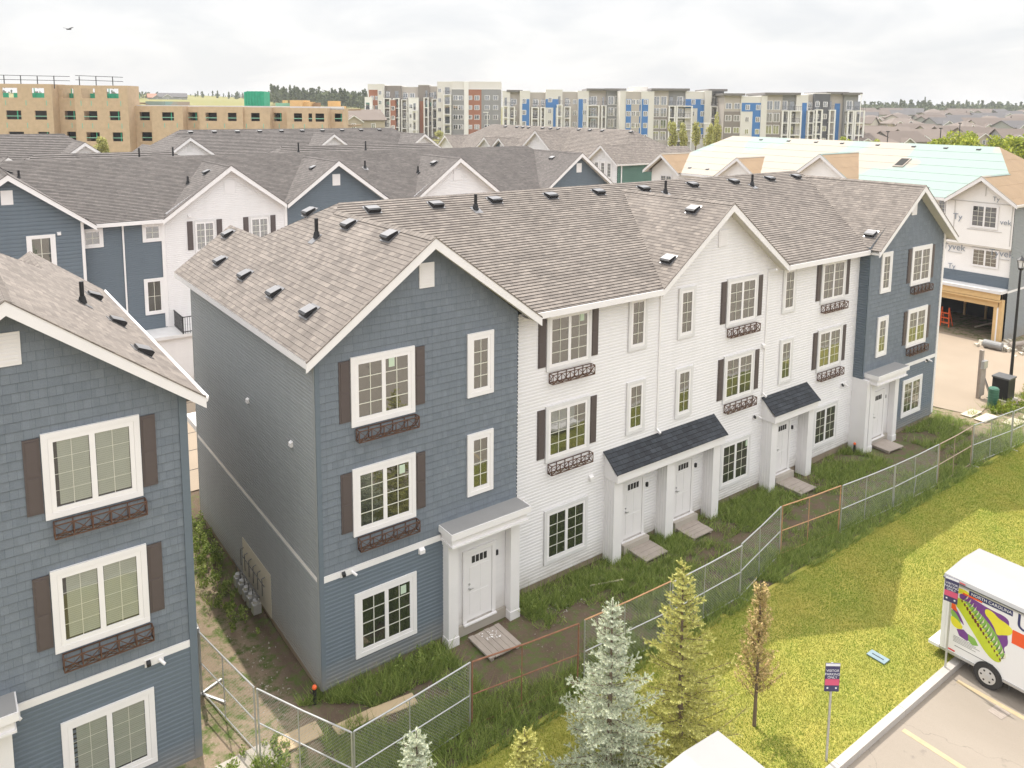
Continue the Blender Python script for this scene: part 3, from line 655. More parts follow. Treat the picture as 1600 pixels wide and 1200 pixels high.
def wrapped():
    root = thing('unfinished_townhouse_row', 'unfinished row in white house wrap with pale green roof and open garage', 'townhouses', (49.54, 36.3, 0), -math.pi/2)
    rf = roof_build(root, -.2, 33.1, 7.4, 12.5, 13, [(18.6, 3.4, 11.7, False), (10.6, 2.5, 10.95, False)], ze=9.15, zg=10.85, mat='membrane', gmat='osb2', e=1.2, t=.006)
    wall_front(root, 'wall', .2, 28.4, .46, 3.3, 9.1, mat='wrap', e=3.0, t=.004)
    wall_front(root, 'wall', 28.4, 32.75, .2, 6.1, 9.3, (30.9, 10.6), mat='wrap', e=3.0, t=.004)
    wall_front(root, 'wall', 28.0, 32.75, .46, 3.3, 6.1, mat='wrap', e=3.0, t=.004)
    boxes(root, 'jetty', 'cream', [(28.4, .22, 6.0, 32.75, .47, 6.12)])
    wall_front(root, 'siding', 27.6, 32.7, .445, 3.35, 4.15, mat='lap_blue', e=.11)
    for c, hw, zt in ((18.6, 3.4, 11.7), (10.6, 2.5, 10.95), (2.0, 2.2, 10.85)): wall_front(root, 'wall', c-hw+.4, c+hw-.4, .43, 6, zt-SL*hw+.1, (c, zt-.25), mat='wrap', e=3.0, t=.004)
    wall_side(root, 'wall', 32.75, .2, 12.5, 3.3, 9.1, 1, 'lap_side', .1); wall_side(root, 'wall', 32.75, .2, 12.5, -.4, 3.15, 1, 'lap_side', .1)
    boxes(root, 'belly_band', 'white', [(32.75, .2, 3.15, 32.79, 12.5, 3.3)])
    boxes(root, 'rear_wall', 'wrap', [(.2, 12.4, -.4, 32.7, 12.5, 9.1)]); wall_side(root, 'wall', .2, .4, 12.5, -.4, 9.1, -1, 'wrap', 3)
    w = make_window(1.75, 1.62, 'double', 'vinyl', .05); place(w, root, (30.95, .18, 8.1)); place(w, root, (31.1, .43, 5.25)).scale = (1, 1, .78); place(w, root, (28.25, .43, 8.35)).scale = (.55, 1, .8)
    place(w, root, (7.5, .43, 8.2)).scale = (.9, 1, .5); place(w, root, (2.1, .41, 8.1)).scale = (.85, 1, .85)
    # deck slab, lumber header and open garage
    boxes(root, 'deck', 'offwhite', [(26.5, -.75, 3.18, 32.75, .45, 3.38)]); b = boxes(root, 'header_beam', 'lumber', [(26.5, -.6, 2.75, 32.6, -.42, 3.17), (26.5, -.35, 2.2, 32.45, -.2, 2.7), (26.5, -.62, 2.62, 32.62, -.3, 2.72)])
    boxes(root, 'garage_post', 'lumber', [(32.2, -.3, -.3, 32.4, .1, 2.2), (32.5, -.3, -.3, 32.7, .1, 2.7)]); boxes(root, 'garage_post', 'wrap', [(32.4, -.29, -.3, 32.5, .1, 2.2)])
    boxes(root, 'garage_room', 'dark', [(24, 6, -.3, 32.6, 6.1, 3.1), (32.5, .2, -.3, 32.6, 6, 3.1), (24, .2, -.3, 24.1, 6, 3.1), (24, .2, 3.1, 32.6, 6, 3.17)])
    for x in (27.8, 29.3, 30.4): boxes(root, 'stud', 'lumber', [(x, 5.6, -.3, x+.12, 5.75, 3.0)])
    wall_front(root, 'wall', .2, 24.2, .46, -.3, 3.3, mat='wrap', e=3)
    for x, y, z, s, tx in ((29.05, .4, 5.72, .62, 'Tyvek'), (32.1, .38, 5.72, .62, 'Tyvek'), (29.25, .14, 7.9, .6, 'Ty'), (32.3, .14, 7.85, .5, 'vek'), (29.0, .4, 4.35, .5, 'Ty'), (19.7, .38, 9.6, .6, 'Tyvek'), (31.6, .14, 9.35, .42, 'Ty')):
        text(tx, s, 'print_grey', 'printed_lettering', root, (x, y, z), ext=.001)
    tp = [(28.6, .16, 9.02, 32.7, .19, 9.07), (29.0, .16, 7.1, 29.04, .19, 9.0), (32.62, .16, 6.3, 32.66, .19, 9.0), (28.7, .40, 5.35, 29.6, .44, 5.38), (31.6, .40, 5.32, 32.6, .44, 5.36), (30.9, .16, 9.5, 30.94, .19, 10.1), (29.9, .16, 7.15, 32.1, .19, 7.18)]
    boxes(root, 'seam_tape', 'tape', tp)
    sf = 3.35/7.4
    v = MB()
    for x in (8.0, 11.0, 13.8, 16.3, 19.5, 22.5, 25.0, 27.4): vent_on(rf, (x, 6.9, 9.15+sf*6.9), (0, -sf, 1), (0, 1, .4)).scale = (.6, .6, .5)
    for x in (4.5, 6.6, 24.0, 26.6): vent_on(rf, (x, 1.0, 9.15+sf*1.0), (0, -sf, 1), (0, 1, .4)).scale = (.6, .6, .5)
    sk = MB(); y0, y1 = 3.6, 4.9; sk.prism([(22.6, y0, 9.15+sf*y0+.02), (23.4, y0, 9.15+sf*y0+.02), (23.4, y1, 9.15+sf*y1+.02), (22.6, y1, 9.15+sf*y1+.02)], (0, 0, .08)); k = sk.build('skylight', 'wood', rf)
    s2 = MB(); s2.face([(22.68, y0+.1, 9.15+sf*(y0+.1)+.106), (23.32, y0+.1, 9.15+sf*(y0+.1)+.106), (23.32, y1-.1, 9.15+sf*(y1-.1)+.106), (22.68, y1-.1, 9.15+sf*(y1-.1)+.106)]); s2.build('skylight_pane', 'dark', rf)
wrapped()

# ---------------- big unfinished timber building on the left (local x along the view's right) ----------------
def openwall(b, x0, x1, z0, z1, y, ops, th=.25):
    """wall slab with real openings ops=[(xa,xb,za,zb)]"""
    xs = sorted({x0, x1, *[v for o in ops for v in (o[0], o[1]) if x0 < v < x1]}); zs = sorted({z0, z1, *[v for o in ops for v in (o[2], o[3]) if z0 < v < z1]})
    for i in range(len(xs)-1):
        run = None
        for j in range(len(zs)-1):
            mx_, mz_ = (xs[i]+xs[i+1])/2, (zs[j]+zs[j+1])/2
            hole = any(o[0] < mx_ < o[1] and o[2] < mz_ < o[3] for o in ops)
            if not hole: run = (run[0], zs[j+1]) if run else (zs[j], zs[j+1])
            if (hole or j == len(zs)-2) and run: b.box(xs[i], y, run[0], xs[i+1], y+th, run[1]); run = None
def timber():
    RX, RY = math.cos(YAW), -math.sin(YAW)
    P0 = (1.6, 116.0)
    root = thing('unfinished_apartment_building', 'unfinished apartment building of bare tan sheathing with dark window openings', 'building', (P0[0], P0[1], 1.2), -YAW)
    s = 11.0; zo = 15.22-1.2
    X = lambda px: px/s
    Z = lambda py, px=150: zo+(161+px*.0083-.5-py)/s
    hi = [(-60, 80, 0, 131), (80, 115, 1.6, 133), (115, 198, 0, 134)]
    lo = [(198, 231, 2.0, 166), (231, 280, .6, 166), (280, 306, 2.2, 167), (306, 375, .5, 167), (375, 416, .9, 168), (416, 443, 2.4, 168), (443, 507, .8, 169), (507, 528, 2.6, 170)]
    def rowops(L, y0, y1): return [(X(a), X(b), Z(y1), Z(y0)) for a, b in L]
    top = rowops([(-50, -28), (2, 26), (48, 68), (86, 104), (126, 147), (165, 184)], 139, 154)
    mid = rowops([(-50, -28), (6, 30), (51, 70), (88, 106), (128, 149), (168, 185)], 174, 188); bot = rowops([(-50, -28), (8, 32), (54, 72), (90, 104), (130, 151), (171, 187), (207, 223)], 207, 221)
    lm = rowops([(205, 221), (247, 266), (281, 296), (316, 334), (351, 365), (386, 400), (417, 430), (454, 467), (477, 483), (488, 502), (514, 526)], 175, 188)
    for a, b_, d, py in hi+lo:
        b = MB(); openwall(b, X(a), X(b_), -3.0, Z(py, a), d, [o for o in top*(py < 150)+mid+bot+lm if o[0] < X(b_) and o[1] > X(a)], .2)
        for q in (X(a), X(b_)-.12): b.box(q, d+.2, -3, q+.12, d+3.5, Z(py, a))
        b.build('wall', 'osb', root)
    for x0, x1, z in ((-60, 198, Z(160)), (-60, 198, Z(195)), (198, 528, Z(168)), (198, 528, Z(196))): boxes(root, 'floor', 'osb2', [(X(x0)+.1, 2.7, z-.25, X(x1)-.1, 17, z)])
    boxes(root, 'inner_shade_wall', 'dark', [(X(-60)+.1, 3.4, -3, X(198)-.1, 3.6, Z(160)-.25), (X(198), 3.8, -3, X(528)-.1, 4.0, Z(168)-.25)])  # dark colour stands in for the unlit rooms behind the openings
    # green rails across the openings
    for o in mid+bot+lm:
        zz = (o[2]+o[3])/2-.15; d = next(d for a, b_, d, py in hi+lo if X(a) <= (o[0]+o[1])/2 <= X(b_)); boxes(root, 'opening_rail', 'green_pale', [(o[0], d-.03, zz-.05, o[1], d-.002, zz+.06)])
        if random.random() < .4: boxes(root, 'stud', 'green', [((o[0]+o[1])/2+.3, d+.3, o[2], (o[0]+o[1])/2+.42, d+.4, o[3])])
    for o in top:
        b = MB()
        for k in range(6): xx = o[0]+(o[1]-o[0])*k/5; b.box(xx-.04, 4, o[2]-.3, xx+.04, 4.1, o[3]+.3)
        b.box(o[0]-1, 4.2, o[2], o[1]+1, 4.25, o[2]+.7); b.build('stud', 'green', root)
    for px in (6, 38, 70, 98, 124, 140, 165, 186, 210, 250, 270, 290, 318, 345, 378, 405, 425, 452, 470, 498):
        d = next(d for a, b_, d, py in hi+lo if a <= px <= b_)
        for yy in ((158, 166), (193, 201)) if px < 198 else ((192, 199),): boxes(root, 'spray_mark', 'green_pale', [(X(px), d-.012, Z(yy[1]), X(px)+.12, d-.002, Z(yy[0]))])
    for q in ((-60, 108, 118), (117, 191, 120)):
        b = MB(); z0 = Z(133); z1 = Z(q[2], q[0])
        for px in np.arange(q[0]+(q[1]-q[0])*.08, q[1], 26): b.bar((X(px), .2, z0-.6), (X(px), .2, z1), .09)
        for z in (z1, z1-.6): b.bar((X(q[0]), .2, z+.1), (X(q[1]), .2, z-.1), .07)
        b.build('guard_rail', 'black', root)
    boxes(root, 'parapet', 'offwhite', [(X(198), 2.6, Z(168)-.1, X(528), 3.2, Z(168)+.35)])
    boxes(root, 'roof_sheet', 'membrane', [(X(200), 5, Z(168), X(232), 14, Z(158)), (X(232), 4.5, Z(168), X(330), 9, Z(165))])
    b = MB(); n = 14
    for k in range(n): a = X(350)+(X(383)-X(350))*k/n; b.box(a, 8+.12*(k % 2), Z(168), a+(X(383)-X(350))/n, 11, Z(141)+.06*(k % 3))
    b.build('stair_shaft', 'green', root)
    random.seed(4)
    for k in range(16):
        px = random.uniform(405, 520); h = random.uniform(.3, 1.4); b = MB(); b.box(X(px), 5+random.random()*5, Z(169), X(px)+random.uniform(.3, 2.4), 10.5, Z(169)+h); b.build('lumber_stack', random.choice(['green_pale', 'osb2', 'lumber', 'green']), root)
M['green_pale'] = plain('pale_green', (.22, .45, .33), .7)
timber()
# ---------------- ground, lawn, parking lot ----------------
def gz(x, y):
    s = .596*(x+7.3)+.803*(y+18)
    lat = (.803*(x+7.3)-.596*(y+18))/np.maximum(s, 1); rr = np.clip((lat-.22)/.18, 0, 1)
    t = np.clip((s-95)/160, 0, 1); z = -.22+(5.2-2.3*rr)*t*t*(3-2*t)
    t2 = np.clip((s-260)/340, 0, 1); z = z+t2*(5.0+9.0*np.clip((.1-lat)*1.5, -.35, .8)*np.where(lat < .1, 1.75, 1)+6.2*rr)
    z = np.where((y < -3.9) & (s < 90), -.33, z); z = np.where((y < -9.1) & (s < 90), -.6, z)
    z = z-.22*np.clip((-.0-x)/.25, 0, 1)*np.clip((x+2.0)/.5, 0, 1)*np.clip((y-.2)/.8, 0, 1)*np.clip((12-y)/2, 0, 1)
    return z
def sheet(name, xs, ys, zf, mat, noise=0, k='structure'):
    Xg, Yg = np.meshgrid(xs, ys); Zg = zf(Xg, Yg)
    if noise:
        Zg = Zg+noise*(np.sin(Xg*2.1+np.sin(Yg*1.7)*2)*.5+np.sin(Yg*3.3+Xg*1.3)*.3+rng.normal(0, .35, Xg.shape))*((Yg > -4.2) & (Yg < 14) & (Xg < 45))
    V = np.stack([Xg, Yg, Zg], -1).reshape(-1, 3); nx, ny = len(xs), len(ys)
    i = (np.arange(ny-1)[:, None]*nx+np.arange(nx-1)).ravel(); F = np.stack([i, i+1, i+1+nx, i+nx], 1)
    me = bpy.data.meshes.new(name); me.from_pydata(V.tolist(), [], F.tolist()); me.materials.append(M[mat]); me.polygons.foreach_set('use_smooth', [True]*len(F))
    o = bpy.data.objects.new(name, me); COL.objects.link(o); kind(o, k); return o
def groundmat():
    m, t, p = newmat('earth'); tcn = nd(t, 'ShaderNodeTexCoord'); O = tcn.outputs['Object']
    def noise(s, d=6.0, r=.6): n = nd(t, 'ShaderNodeTexNoise', Scale=s, Detail=d, Roughness=r); t.links.new(O, n.inputs['Vector']); return n.outputs[0]
    def ramp(src, a, b):
        r = nd(t, 'ShaderNodeMapRange'); r.inputs[1].default_value = a; r.inputs[2].default_value = b; t.links.new(src, r.inputs[0]); return r.outputs[0]
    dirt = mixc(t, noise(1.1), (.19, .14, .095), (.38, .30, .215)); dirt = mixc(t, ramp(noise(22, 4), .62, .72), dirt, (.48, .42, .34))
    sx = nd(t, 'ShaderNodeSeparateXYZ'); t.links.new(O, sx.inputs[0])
    shaded_mud = mixc(t, noise(1.4, 7, .7), (.075, .052, .038), (.19, .14, .10)); shaded_mud = mixc(t, ramp(noise(26, 4), .64, .72), shaded_mud, (.34, .29, .23))
    dirt = mixc(t, mixc(t, ramp(sx.outputs[0], -.9, -.2), (0, 0, 0), mixc(t, ramp(sx.outputs[0], 34, 31.5), (0, 0, 0), (1, 1, 1))), dirt, shaded_mud)  # front-yard mud: the building's shade is painted in as a darker soil tone
    soil = mixc(t, ramp(noise(2.6, 9, .75), .47, .60), dirt, (.10, .135, .04))
    field = mixc(t, noise(.012, 4), (.16, .17, .05), (.27, .23, .10))
    far = ramp(sx.outputs[1], 60, 75); farx = ramp(sx.outputs[0], 75, 90)
    c = mixc(t, far, soil, field); c = mixc(t, farx, c, field)
    t.links.new(c, p.inputs['Base Color']); p.inputs['Roughness'].default_value = .95; p.inputs['Specular IOR Level'].default_value = .1
    b = nd(t, 'ShaderNodeBump', Strength=.7, Distance=.06); t.links.new(noise(9, 8, .7), b.inputs['Height']); t.links.new(b.outputs[0], p.inputs['Normal']); return m
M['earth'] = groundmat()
def lawnmat():
    m, t, p = newmat('lawn'); tcn = nd(t, 'ShaderNodeTexCoord'); O = tcn.outputs['Object']
    a = nd(t, 'ShaderNodeTexNoise', Scale=.7, Detail=6.0, Roughness=.65); b = nd(t, 'ShaderNodeTexNoise', Scale=28.0, Detail=4.0)
    for n in (a, b): t.links.new(O, n.inputs['Vector'])
    a2 = nd(t, 'ShaderNodeMapRange'); a2.inputs[1].default_value = .36; a2.inputs[2].default_value = .64; t.links.new(a.outputs[0], a2.inputs[0]); c = mixc(t, a2.outputs[0], (.14, .19, .018), (.34, .29, .055)); c = mixc(t, b.outputs[0], c, (.40, .36, .10)); t.links.new(c, p.inputs['Base Color'])
    p.inputs['Roughness'].default_value = .95; p.inputs['Specular IOR Level'].default_value = .1; return m
M['lawn'] = lawnmat()
def asphaltmat():
    m, t, p = newmat('sunbleached_asphalt'); tcn = nd(t, 'ShaderNodeTexCoord')
    def nz(sc, s, d=6.0, r=.6):
        mp_ = nd(t, 'ShaderNodeMapping'); mp_.inputs['Scale'].default_value = sc; n = nd(t, 'ShaderNodeTexNoise', Scale=s, Detail=d, Roughness=r); t.links.new(tcn.outputs['Object'], mp_.inputs[0]); t.links.new(mp_.outputs[0], n.inputs['Vector']); return n.outputs[0]
    def rp(src, a, b): r = nd(t, 'ShaderNodeMapRange'); r.inputs[1].default_value = a; r.inputs[2].default_value = b; t.links.new(src, r.inputs[0]); return r.outputs[0]
    c = mixc(t, nz((1, .25, 1), .9), (.195, .163, .128), (.29, .25, .203)); c = mixc(t, rp(nz((1, 1, 1), 1.6, 4, .5), .66, .74), c, (.13, .11, .095))
    c = mixc(t, nz((1, 1, 1), 70, 2), c, mixc(t, .5, c, (.36, .31, .26))); c = mixc(t, rp(nz((1, 1, 1), 95, 2), .66, .72), c, (.12, .105, .09))
    v = nd(t, 'ShaderNodeTexVoronoi', feature='DISTANCE_TO_EDGE', Scale=.33); n2 = nd(t, 'ShaderNodeTexNoise', Scale=2.0, Detail=6.0); ad = nd(t, 'ShaderNodeVectorMath', operation='MULTIPLY_ADD')
    ad.inputs[1].default_value = (.6, .6, 0); t.links.new(tcn.outputs['Object'], n2.inputs['Vector']); t.links.new(n2.outputs[1], ad.inputs[0]); t.links.new(tcn.outputs['Object'], ad.inputs[2]); t.links.new(ad.outputs[0], v.inputs['Vector'])
    c = mixc(t, rp(v.outputs[0], .004, .0), c, mixc(t, .45, c, (.10, .085, .07))); t.links.new(c, p.inputs['Base Color']); p.inputs['Roughness'].default_value = .92
    b = nd(t, 'ShaderNodeBump', Strength=.35, Distance=.01); t.links.new(nz((1, 1, 1), 90, 3), b.inputs['Height']); t.links.new(b.outputs[0], p.inputs['Normal']); return m
M['asphalt'] = asphaltmat()
M['driveway'] = plain('driveway_concrete', (.315, .25, .185), .9, 0, .16, .35, .3)
M['kerb'] = plain('kerb_concrete', (.42, .39, .36), .85, 0, .12, 3, .2)
M['paint'] = plain('faded_line_paint', (.42, .33, .20), .7, 0, .25, 6)
xs = np.unique(np.concatenate([np.arange(-10, 46, .35), np.arange(46, 130, 6), np.arange(-60, -10, 5), np.linspace(130, 700, 36), np.linspace(-700, -60, 36), [900, 1400, 2200, 3500, -900, -1600, -3000]]))
ys = np.unique(np.concatenate([np.arange(-4.2, 14, .35), np.array([-3.95, -9.05, -9.2, -3.85]), np.arange(14, 130, 6), np.arange(-60, -4, 4.0), np.linspace(130, 900, 45), [-300, -1000, -2500, 1100, 1500, 2200, 3500]]))
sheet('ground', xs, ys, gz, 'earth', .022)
fl = lambda z: (lambda x, y: z+0*x)
sheet('lawn', np.arange(-60, 61, 2.0), np.array([-9.06, -6, -4.5, -3.9]), fl(-.2), 'lawn')
sheet('parking_lot', np.arange(-80, 121, 20.0), np.array([-120, -60, -30., -9.25]), fl(-.35), 'asphalt')
sheet('lawn_beyond', np.arange(-70, 131, 20.0), np.array([-400., -120.0]), fl(-.3), 'lawn')
def struct(name, mb, mat): o = mb.build(name, mat); kind(o, 'structure'); return o
k = MB()
for i in range(-14, 20): x = i*3.0; k.box(x+.006, -9.25, -.6, x+2.994, -9.05, -.17); k.box(x, -9.24, -.6, x+3.0, -9.06, -.18)
struct('kerb', k, 'kerb')
for x in (5.8, 8.7, 11.5, 14.42, 17.3, 20.2): k = MB(); k.box(x-.075, -14.6, -.349, x+.075, -9.45, -.345); struct('parking_line', k, 'paint')
al = MB(); al.face([(-20, 13.6, -.19), (34, 13.6, -.19), (34, 26, -.19), (-20, 26, -.19)]); al.face([(34, 26, -.19), (34, 13.6, -.19), (34.1, .9, -.19), (34.6, -1.3, -.19), (37.3, -.9, -.19), (37.5, -2.1, -.19), (44, -2.4, -.19), (60, -6, -.19), (60, 0, -.19), (49, 2.8, -.19), (49, 26, -.19)]); al.face([(49, 26, -.19), (49, 40, -.19), (42, 60, -.19), (42, 26, -.19)])
struct('alley', al, 'driveway')
jt = MB()
for y in (15.5, 17.5, 19.5, 21.5, 23.5): jt.box(-20, y, -.188, 34, y+.05, -.185)
struct('alley_joints', jt, 'dark')

# ---------------- grass: blades as separate triangles ----------------
def blades(P, h, w, lean=.4):
    n = len(P); a = rng.uniform(0, 2*np.pi, n); d = np.stack([np.cos(a), np.sin(a), 0*a], 1); hh = h*rng.uniform(.5, 1.4, n); ww = w*rng.uniform(.6, 1.3, n)
    l = rng.normal(0, lean, (n, 2)); tip = P+np.stack([l[:, 0]*hh, l[:, 1]*hh, hh], 1)
    V = np.empty((n, 3, 3)); V[:, 0] = P-d*ww[:, None]; V[:, 1] = P+d*ww[:, None]; V[:, 2] = tip; return V.reshape(-1, 3)
def blademat():
    m = leafmat('grass_blade', (.155, .21, .02), (.32, .33, .045), .8, .3); t = m.node_tree; g = [n for n in t.nodes if n.type == 'MIX']
    tcn = nd(t, 'ShaderNodeTexCoord'); a = nd(t, 'ShaderNodeTexNoise', Scale=.55, Detail=7.0, Roughness=.7); t.links.new(tcn.outputs['Object'], a.inputs['Vector'])
    r = nd(t, 'ShaderNodeMapRange'); r.inputs[1].default_value = .38; r.inputs[2].default_value = .62; t.links.new(a.outputs[0], r.inputs[0])
    for n in g:
        k = mixc(t, r.outputs[0], (.72, .98, .75), (1.22, 1.08, 1.5))
        for l in list(n.outputs[2].links): s_ = l.to_socket; t.links.new(mixc(t, 1.0, n.outputs[2], k, 'MULTIPLY'), s_)
    return m
M['blade'] = blademat()
M['weed'] = leafmat('weed_leaf', (.11, .18, .03), (.40, .46, .13), .8, .35)
n = 420000; P = np.stack([rng.uniform(-3, 34, n), -9.03+5.0*rng.random(n), np.full(n, -.2)], 1)
o = tris('lawn_grass', blades(P, .037, .0065, .6), 'blade'); kind(o, 'stuff', 'mown yellow green grass covering the lawn between the fence and the kerb', 'grass')
def fenceline(x): return np.interp(x, [-2.5, -2, -.71, 2.59, 5.72, 8.86, 12.41, 15.53, 18.61, 21.89, 25.27, 28.45, 31.68, 35], [2, -.75, -3.43, -3.11, -3.59, -3.77, -3.73, -3.0, -3.39, -3.66, -3.74, -3.68, -4.0, -4.1])
def patchy(P, s=.6, thr=.0, ph=0): x, y = P[:, 0], P[:, 1]; v = np.sin(x*s*2.1+ph+np.sin(y*s*3)*1.3)+np.sin(y*s*3.1+x*s*.7+ph)+.8*np.sin(x*s*5+y*s*4.3); return P[v > thr]
L = []
def addw(n, x0, x1, y0, y1, thr, h, s=.6, ph=0):
    P = np.stack([rng.uniform(x0, x1, n), rng.uniform(y0, y1, n), np.full(n, -.21)], 1); P = patchy(P, s, thr, ph); k2 = np.sin(P[:, 0]*7.3+P[:, 1]*5.1)+np.sin(P[:, 1]*11.7-P[:, 0]*4.3)+rng.normal(0, .7, len(P)); P = P[k2 > -.75]
    ok = np.ones(len(P), bool)
    for cx, cy in ((4.85, -.95), (11.88, -.1), (14.3, -.1), (20.35, -.35), (27.2, -.5)): ok &= ~((abs(P[:, 0]-cx) < .62) & (abs(P[:, 1]-cy) < .72))
    P = P[ok]; hv = h*(.45+.55*np.clip(rng.normal(.6, .5, len(P)), 0, 1.6)); L.append(blades(P, hv, .011, .55))
addw(34000, 0, 33.5, -4.15, -3.0, -1.4, .36); addw(30000, 6.3, 25.6, -3.6, .35, .35, .24, .7); addw(26000, 6.3, 25.6, -1.3, .4, -.5, .26, .9, 3); addw(9000, 9.4, 12.5, -2.4, .3, -1.3, .28); addw(6000, 7.3, 10.2, -.9, .4, -.9, .3)
addw(7000, .3, 3.6, -1.1, -.05, -1.2, .34); addw(9000, -.6, 3.5, -3.2, -1.9, -.6, .3); addw(3500, -.6, .5, -.9, .2, -1.5, .3); addw(30000, 2.6, 34, -3.9, -2.5, -.6, .28, .8, 2); addw(14000, -.6, 3.6, -3.3, -1.2, -.4, .25, .9, 1)
addw(7000, 15.9, 19.0, -1.5, .4, -.8, .3); addw(7000, 22.0, 25.8, -1.6, .4, -.9, .3); addw(9000, 28.6, 33.2, -2.2, -.1, -1.0, .3); addw(3000, 6.35, 7.0, -.6, .1, -1.4, .35); addw(3000, 12.5, 13.6, -.9, .4, -1.5, .25)
addw(6000, 34.2, 40, -3.5, -.9, .1, .3, .9); addw(2500, -2.2, -1.2, -1.8, 0, -.3, .35); addw(3000, -1.4, -.3, 5, 11.2, .0, .28, 1.1)
o = tris('weeds', np.concatenate(L), 'weed'); kind(o, 'stuff', 'rank green weeds growing along the house fronts and under the fence', 'weeds')
# bushy weeds
def leafball(n, c, r, size, flat=.8):
    d = rng.normal(size=(n, 3)); d /= np.linalg.norm(d, axis=1)[:, None]; p = np.array(c)+d*np.array(r)*rng.uniform(.35, 1, (n, 1))**.6
    a = rng.normal(size=(n, 3)); a /= np.linalg.norm(a, axis=1)[:, None]; b = np.cross(a, rng.normal(size=(n, 3))); b /= np.linalg.norm(b, axis=1)[:, None]
    s = size*rng.uniform(.5, 1.3, (n, 1)); V = np.stack([p-a*s, p+b*s*.5, p+a*s, p-b*s*.5], 1); return V.reshape(-1, 3)
def bush(name, label, c, r, n, size, mat='weed', group=None):
    parts_ = [leafball(n//5, (c[0]+rng.uniform(-.6, .6)*r[0], c[1]+rng.uniform(-.6, .6)*r[1], c[2]+rng.uniform(-.2, .5)*r[2]), [q*rng.uniform(.45, .75) for q in r], size) for _ in range(5)]
    o = tris(name, np.concatenate(parts_), mat, nv=4); tag(o, label, 'weed', group); return o
def straggle(label, x0, x1, y0, y1, n, h, size, mat='weed'):
    """low ragged growth: many small leafy stems of uneven height"""
    ps = []
    for k in range(n):
        x, y = rng.uniform(x0, x1), rng.uniform(y0, y1); hh = h*rng.uniform(.3, 1.25)
        ps.append(leafball(int(26+40*hh), (x, y, -.25+hh*.5), (.05+.1*hh, .05+.1*hh, hh*.55), size))
    o = tris('leafy_weed', np.concatenate(ps), mat, nv=4); tag(o, label, 'weed')
straggle('ragged leafy weeds against the grey end wall near its back corner', -1.0, -.1, 7.9, 11.0, 46, .6, .05)
straggle('ragged leafy weeds on the dirt beside the gas meters', -1.15, -.45, 3.6, 7.8, 44, .42, .045)
straggle('pale leafy weeds by the fence post at the end of the left passage', -2.3, -1.2, -1.7, -.5, 26, .42, .045)
straggle('bright leafy weeds at the foot of the left blue house corner', -3.0, -2.6, -1.9, -.9, 14, .55, .045)
straggle('dark green weeds under the ground floor window of the near blue unit', 1.4, 3.3, -.8, -.15, 34, .42, .04)
straggle('dark weeds at the foot of the near porch column', 6.35, 6.9, -.6, -.1, 12, .42, .04)
straggle('leafy weeds growing around the green utility pedestal by the lamp post', 35.6, 38.2, -2.3, -1.5, 40, .5, .06, 'blade')
straggle('leafy weeds right of the black utility box', 38.9, 41.5, -2.6, -1.4, 44, .7, .06, 'blade')
M['stone'] = plain('pale_stone', (.42, .38, .33), .9, 0, .2, 8)
b = MB(); random.seed(11)
for i in range(420):
    t = random.random()
    if t < .3: x, y = random.gauss(7.6, .5), random.gauss(-.55, .35)
    elif t < .5: x, y = random.gauss(-.9, .3), random.uniform(-.3, 4)
    elif t < .6: x, y = random.gauss(1.3, .6), random.gauss(-1.5, .25)
    else: x, y = random.uniform(5.5, 32), random.uniform(-3.2, -.2)
    s = random.uniform(.008, .035); q = [Vector((x+random.uniform(-1, 1)*s*1.5, y+random.uniform(-1, 1)*s*1.5, -.2+random.uniform(-.2, .4)*s)) for _ in range(3)]; tp = Vector((x, y, -.19+s)); 
    for j in range(3): b.face([q[j], q[(j+1) % 3], tp])
o = b.build('rubble', 'stone'); kind(o, 'stuff', 'small pale stones and rubble scattered over the bare soil', 'rubble')

# ---------------- boards, platforms, pavers ----------------
def platform(label, c, w, d, rz, n=6, along='x', mat='wood', z=-.08, tilt=0):
    root = thing('wooden_platform', label, 'wooden platform', (c[0], c[1], z-.08), rz, 'plank platforms laid in front of the doors'); root.rotation_euler.x = tilt
    for i in range(n):
        b = MB(); g = .012
        if along == 'x': a = -d/2+d*i/n; b.box(-w/2+random.uniform(0, .03), a+g/2, .05, w/2-random.uniform(0, .03), a+d/n-g/2, .085+random.uniform(0, .006))
        else: a = -w/2+w*i/n; b.box(a+g/2, -d/2+random.uniform(0, .03), .05, a+w/n-g/2, d/2-random.uniform(0, .03), .085+random.uniform(0, .006))
        b.build('plank', mat, root)
    boxes(root, 'bearer', mat, [(-w/2+.06, -d/2+.05, -.04, -w/2+.16, d/2-.05, .049), (w/2-.16, -d/2+.05, -.04, w/2-.06, d/2-.05, .049)])
platform('grey plank platform with white spatter before the nearest blue unit door', (4.85, -.95), 1.1, 1.15, 0, 6, 'y')
b = MB()
for k_ in range(26): a_, c_, s_ = random.gauss(4.9, .14), random.gauss(-.8, .12), random.uniform(.008, .04); b.face([(a_+s_*math.cos(q), c_+s_*math.sin(q)*.8, .0105-.08+random.uniform(0, .0008)) for q in (0, 1.1, 2.3, 3.4, 4.6, 5.5)])
sp_ = b.build('white_spatter', 'white', bpy.data.objects['wooden_platform']); sp_.location = (-4.85, .95, .08+.0755+.087)
platform('grey plank platform before the left door of the double porch', (11.88, -.1), 1.1, 1.2, 0, 5)
platform('grey plank platform before the right door of the double porch', (14.3, -.1), 1.1, 1.2, 0, 6)
platform('plank platform before the single charcoal roofed porch', (20.35, -.35), 1.05, 1.35, 0, 6)
platform('smooth pale platform before the far blue unit porch', (27.2, -.5), 1.15, 1.1, -.08, 1)
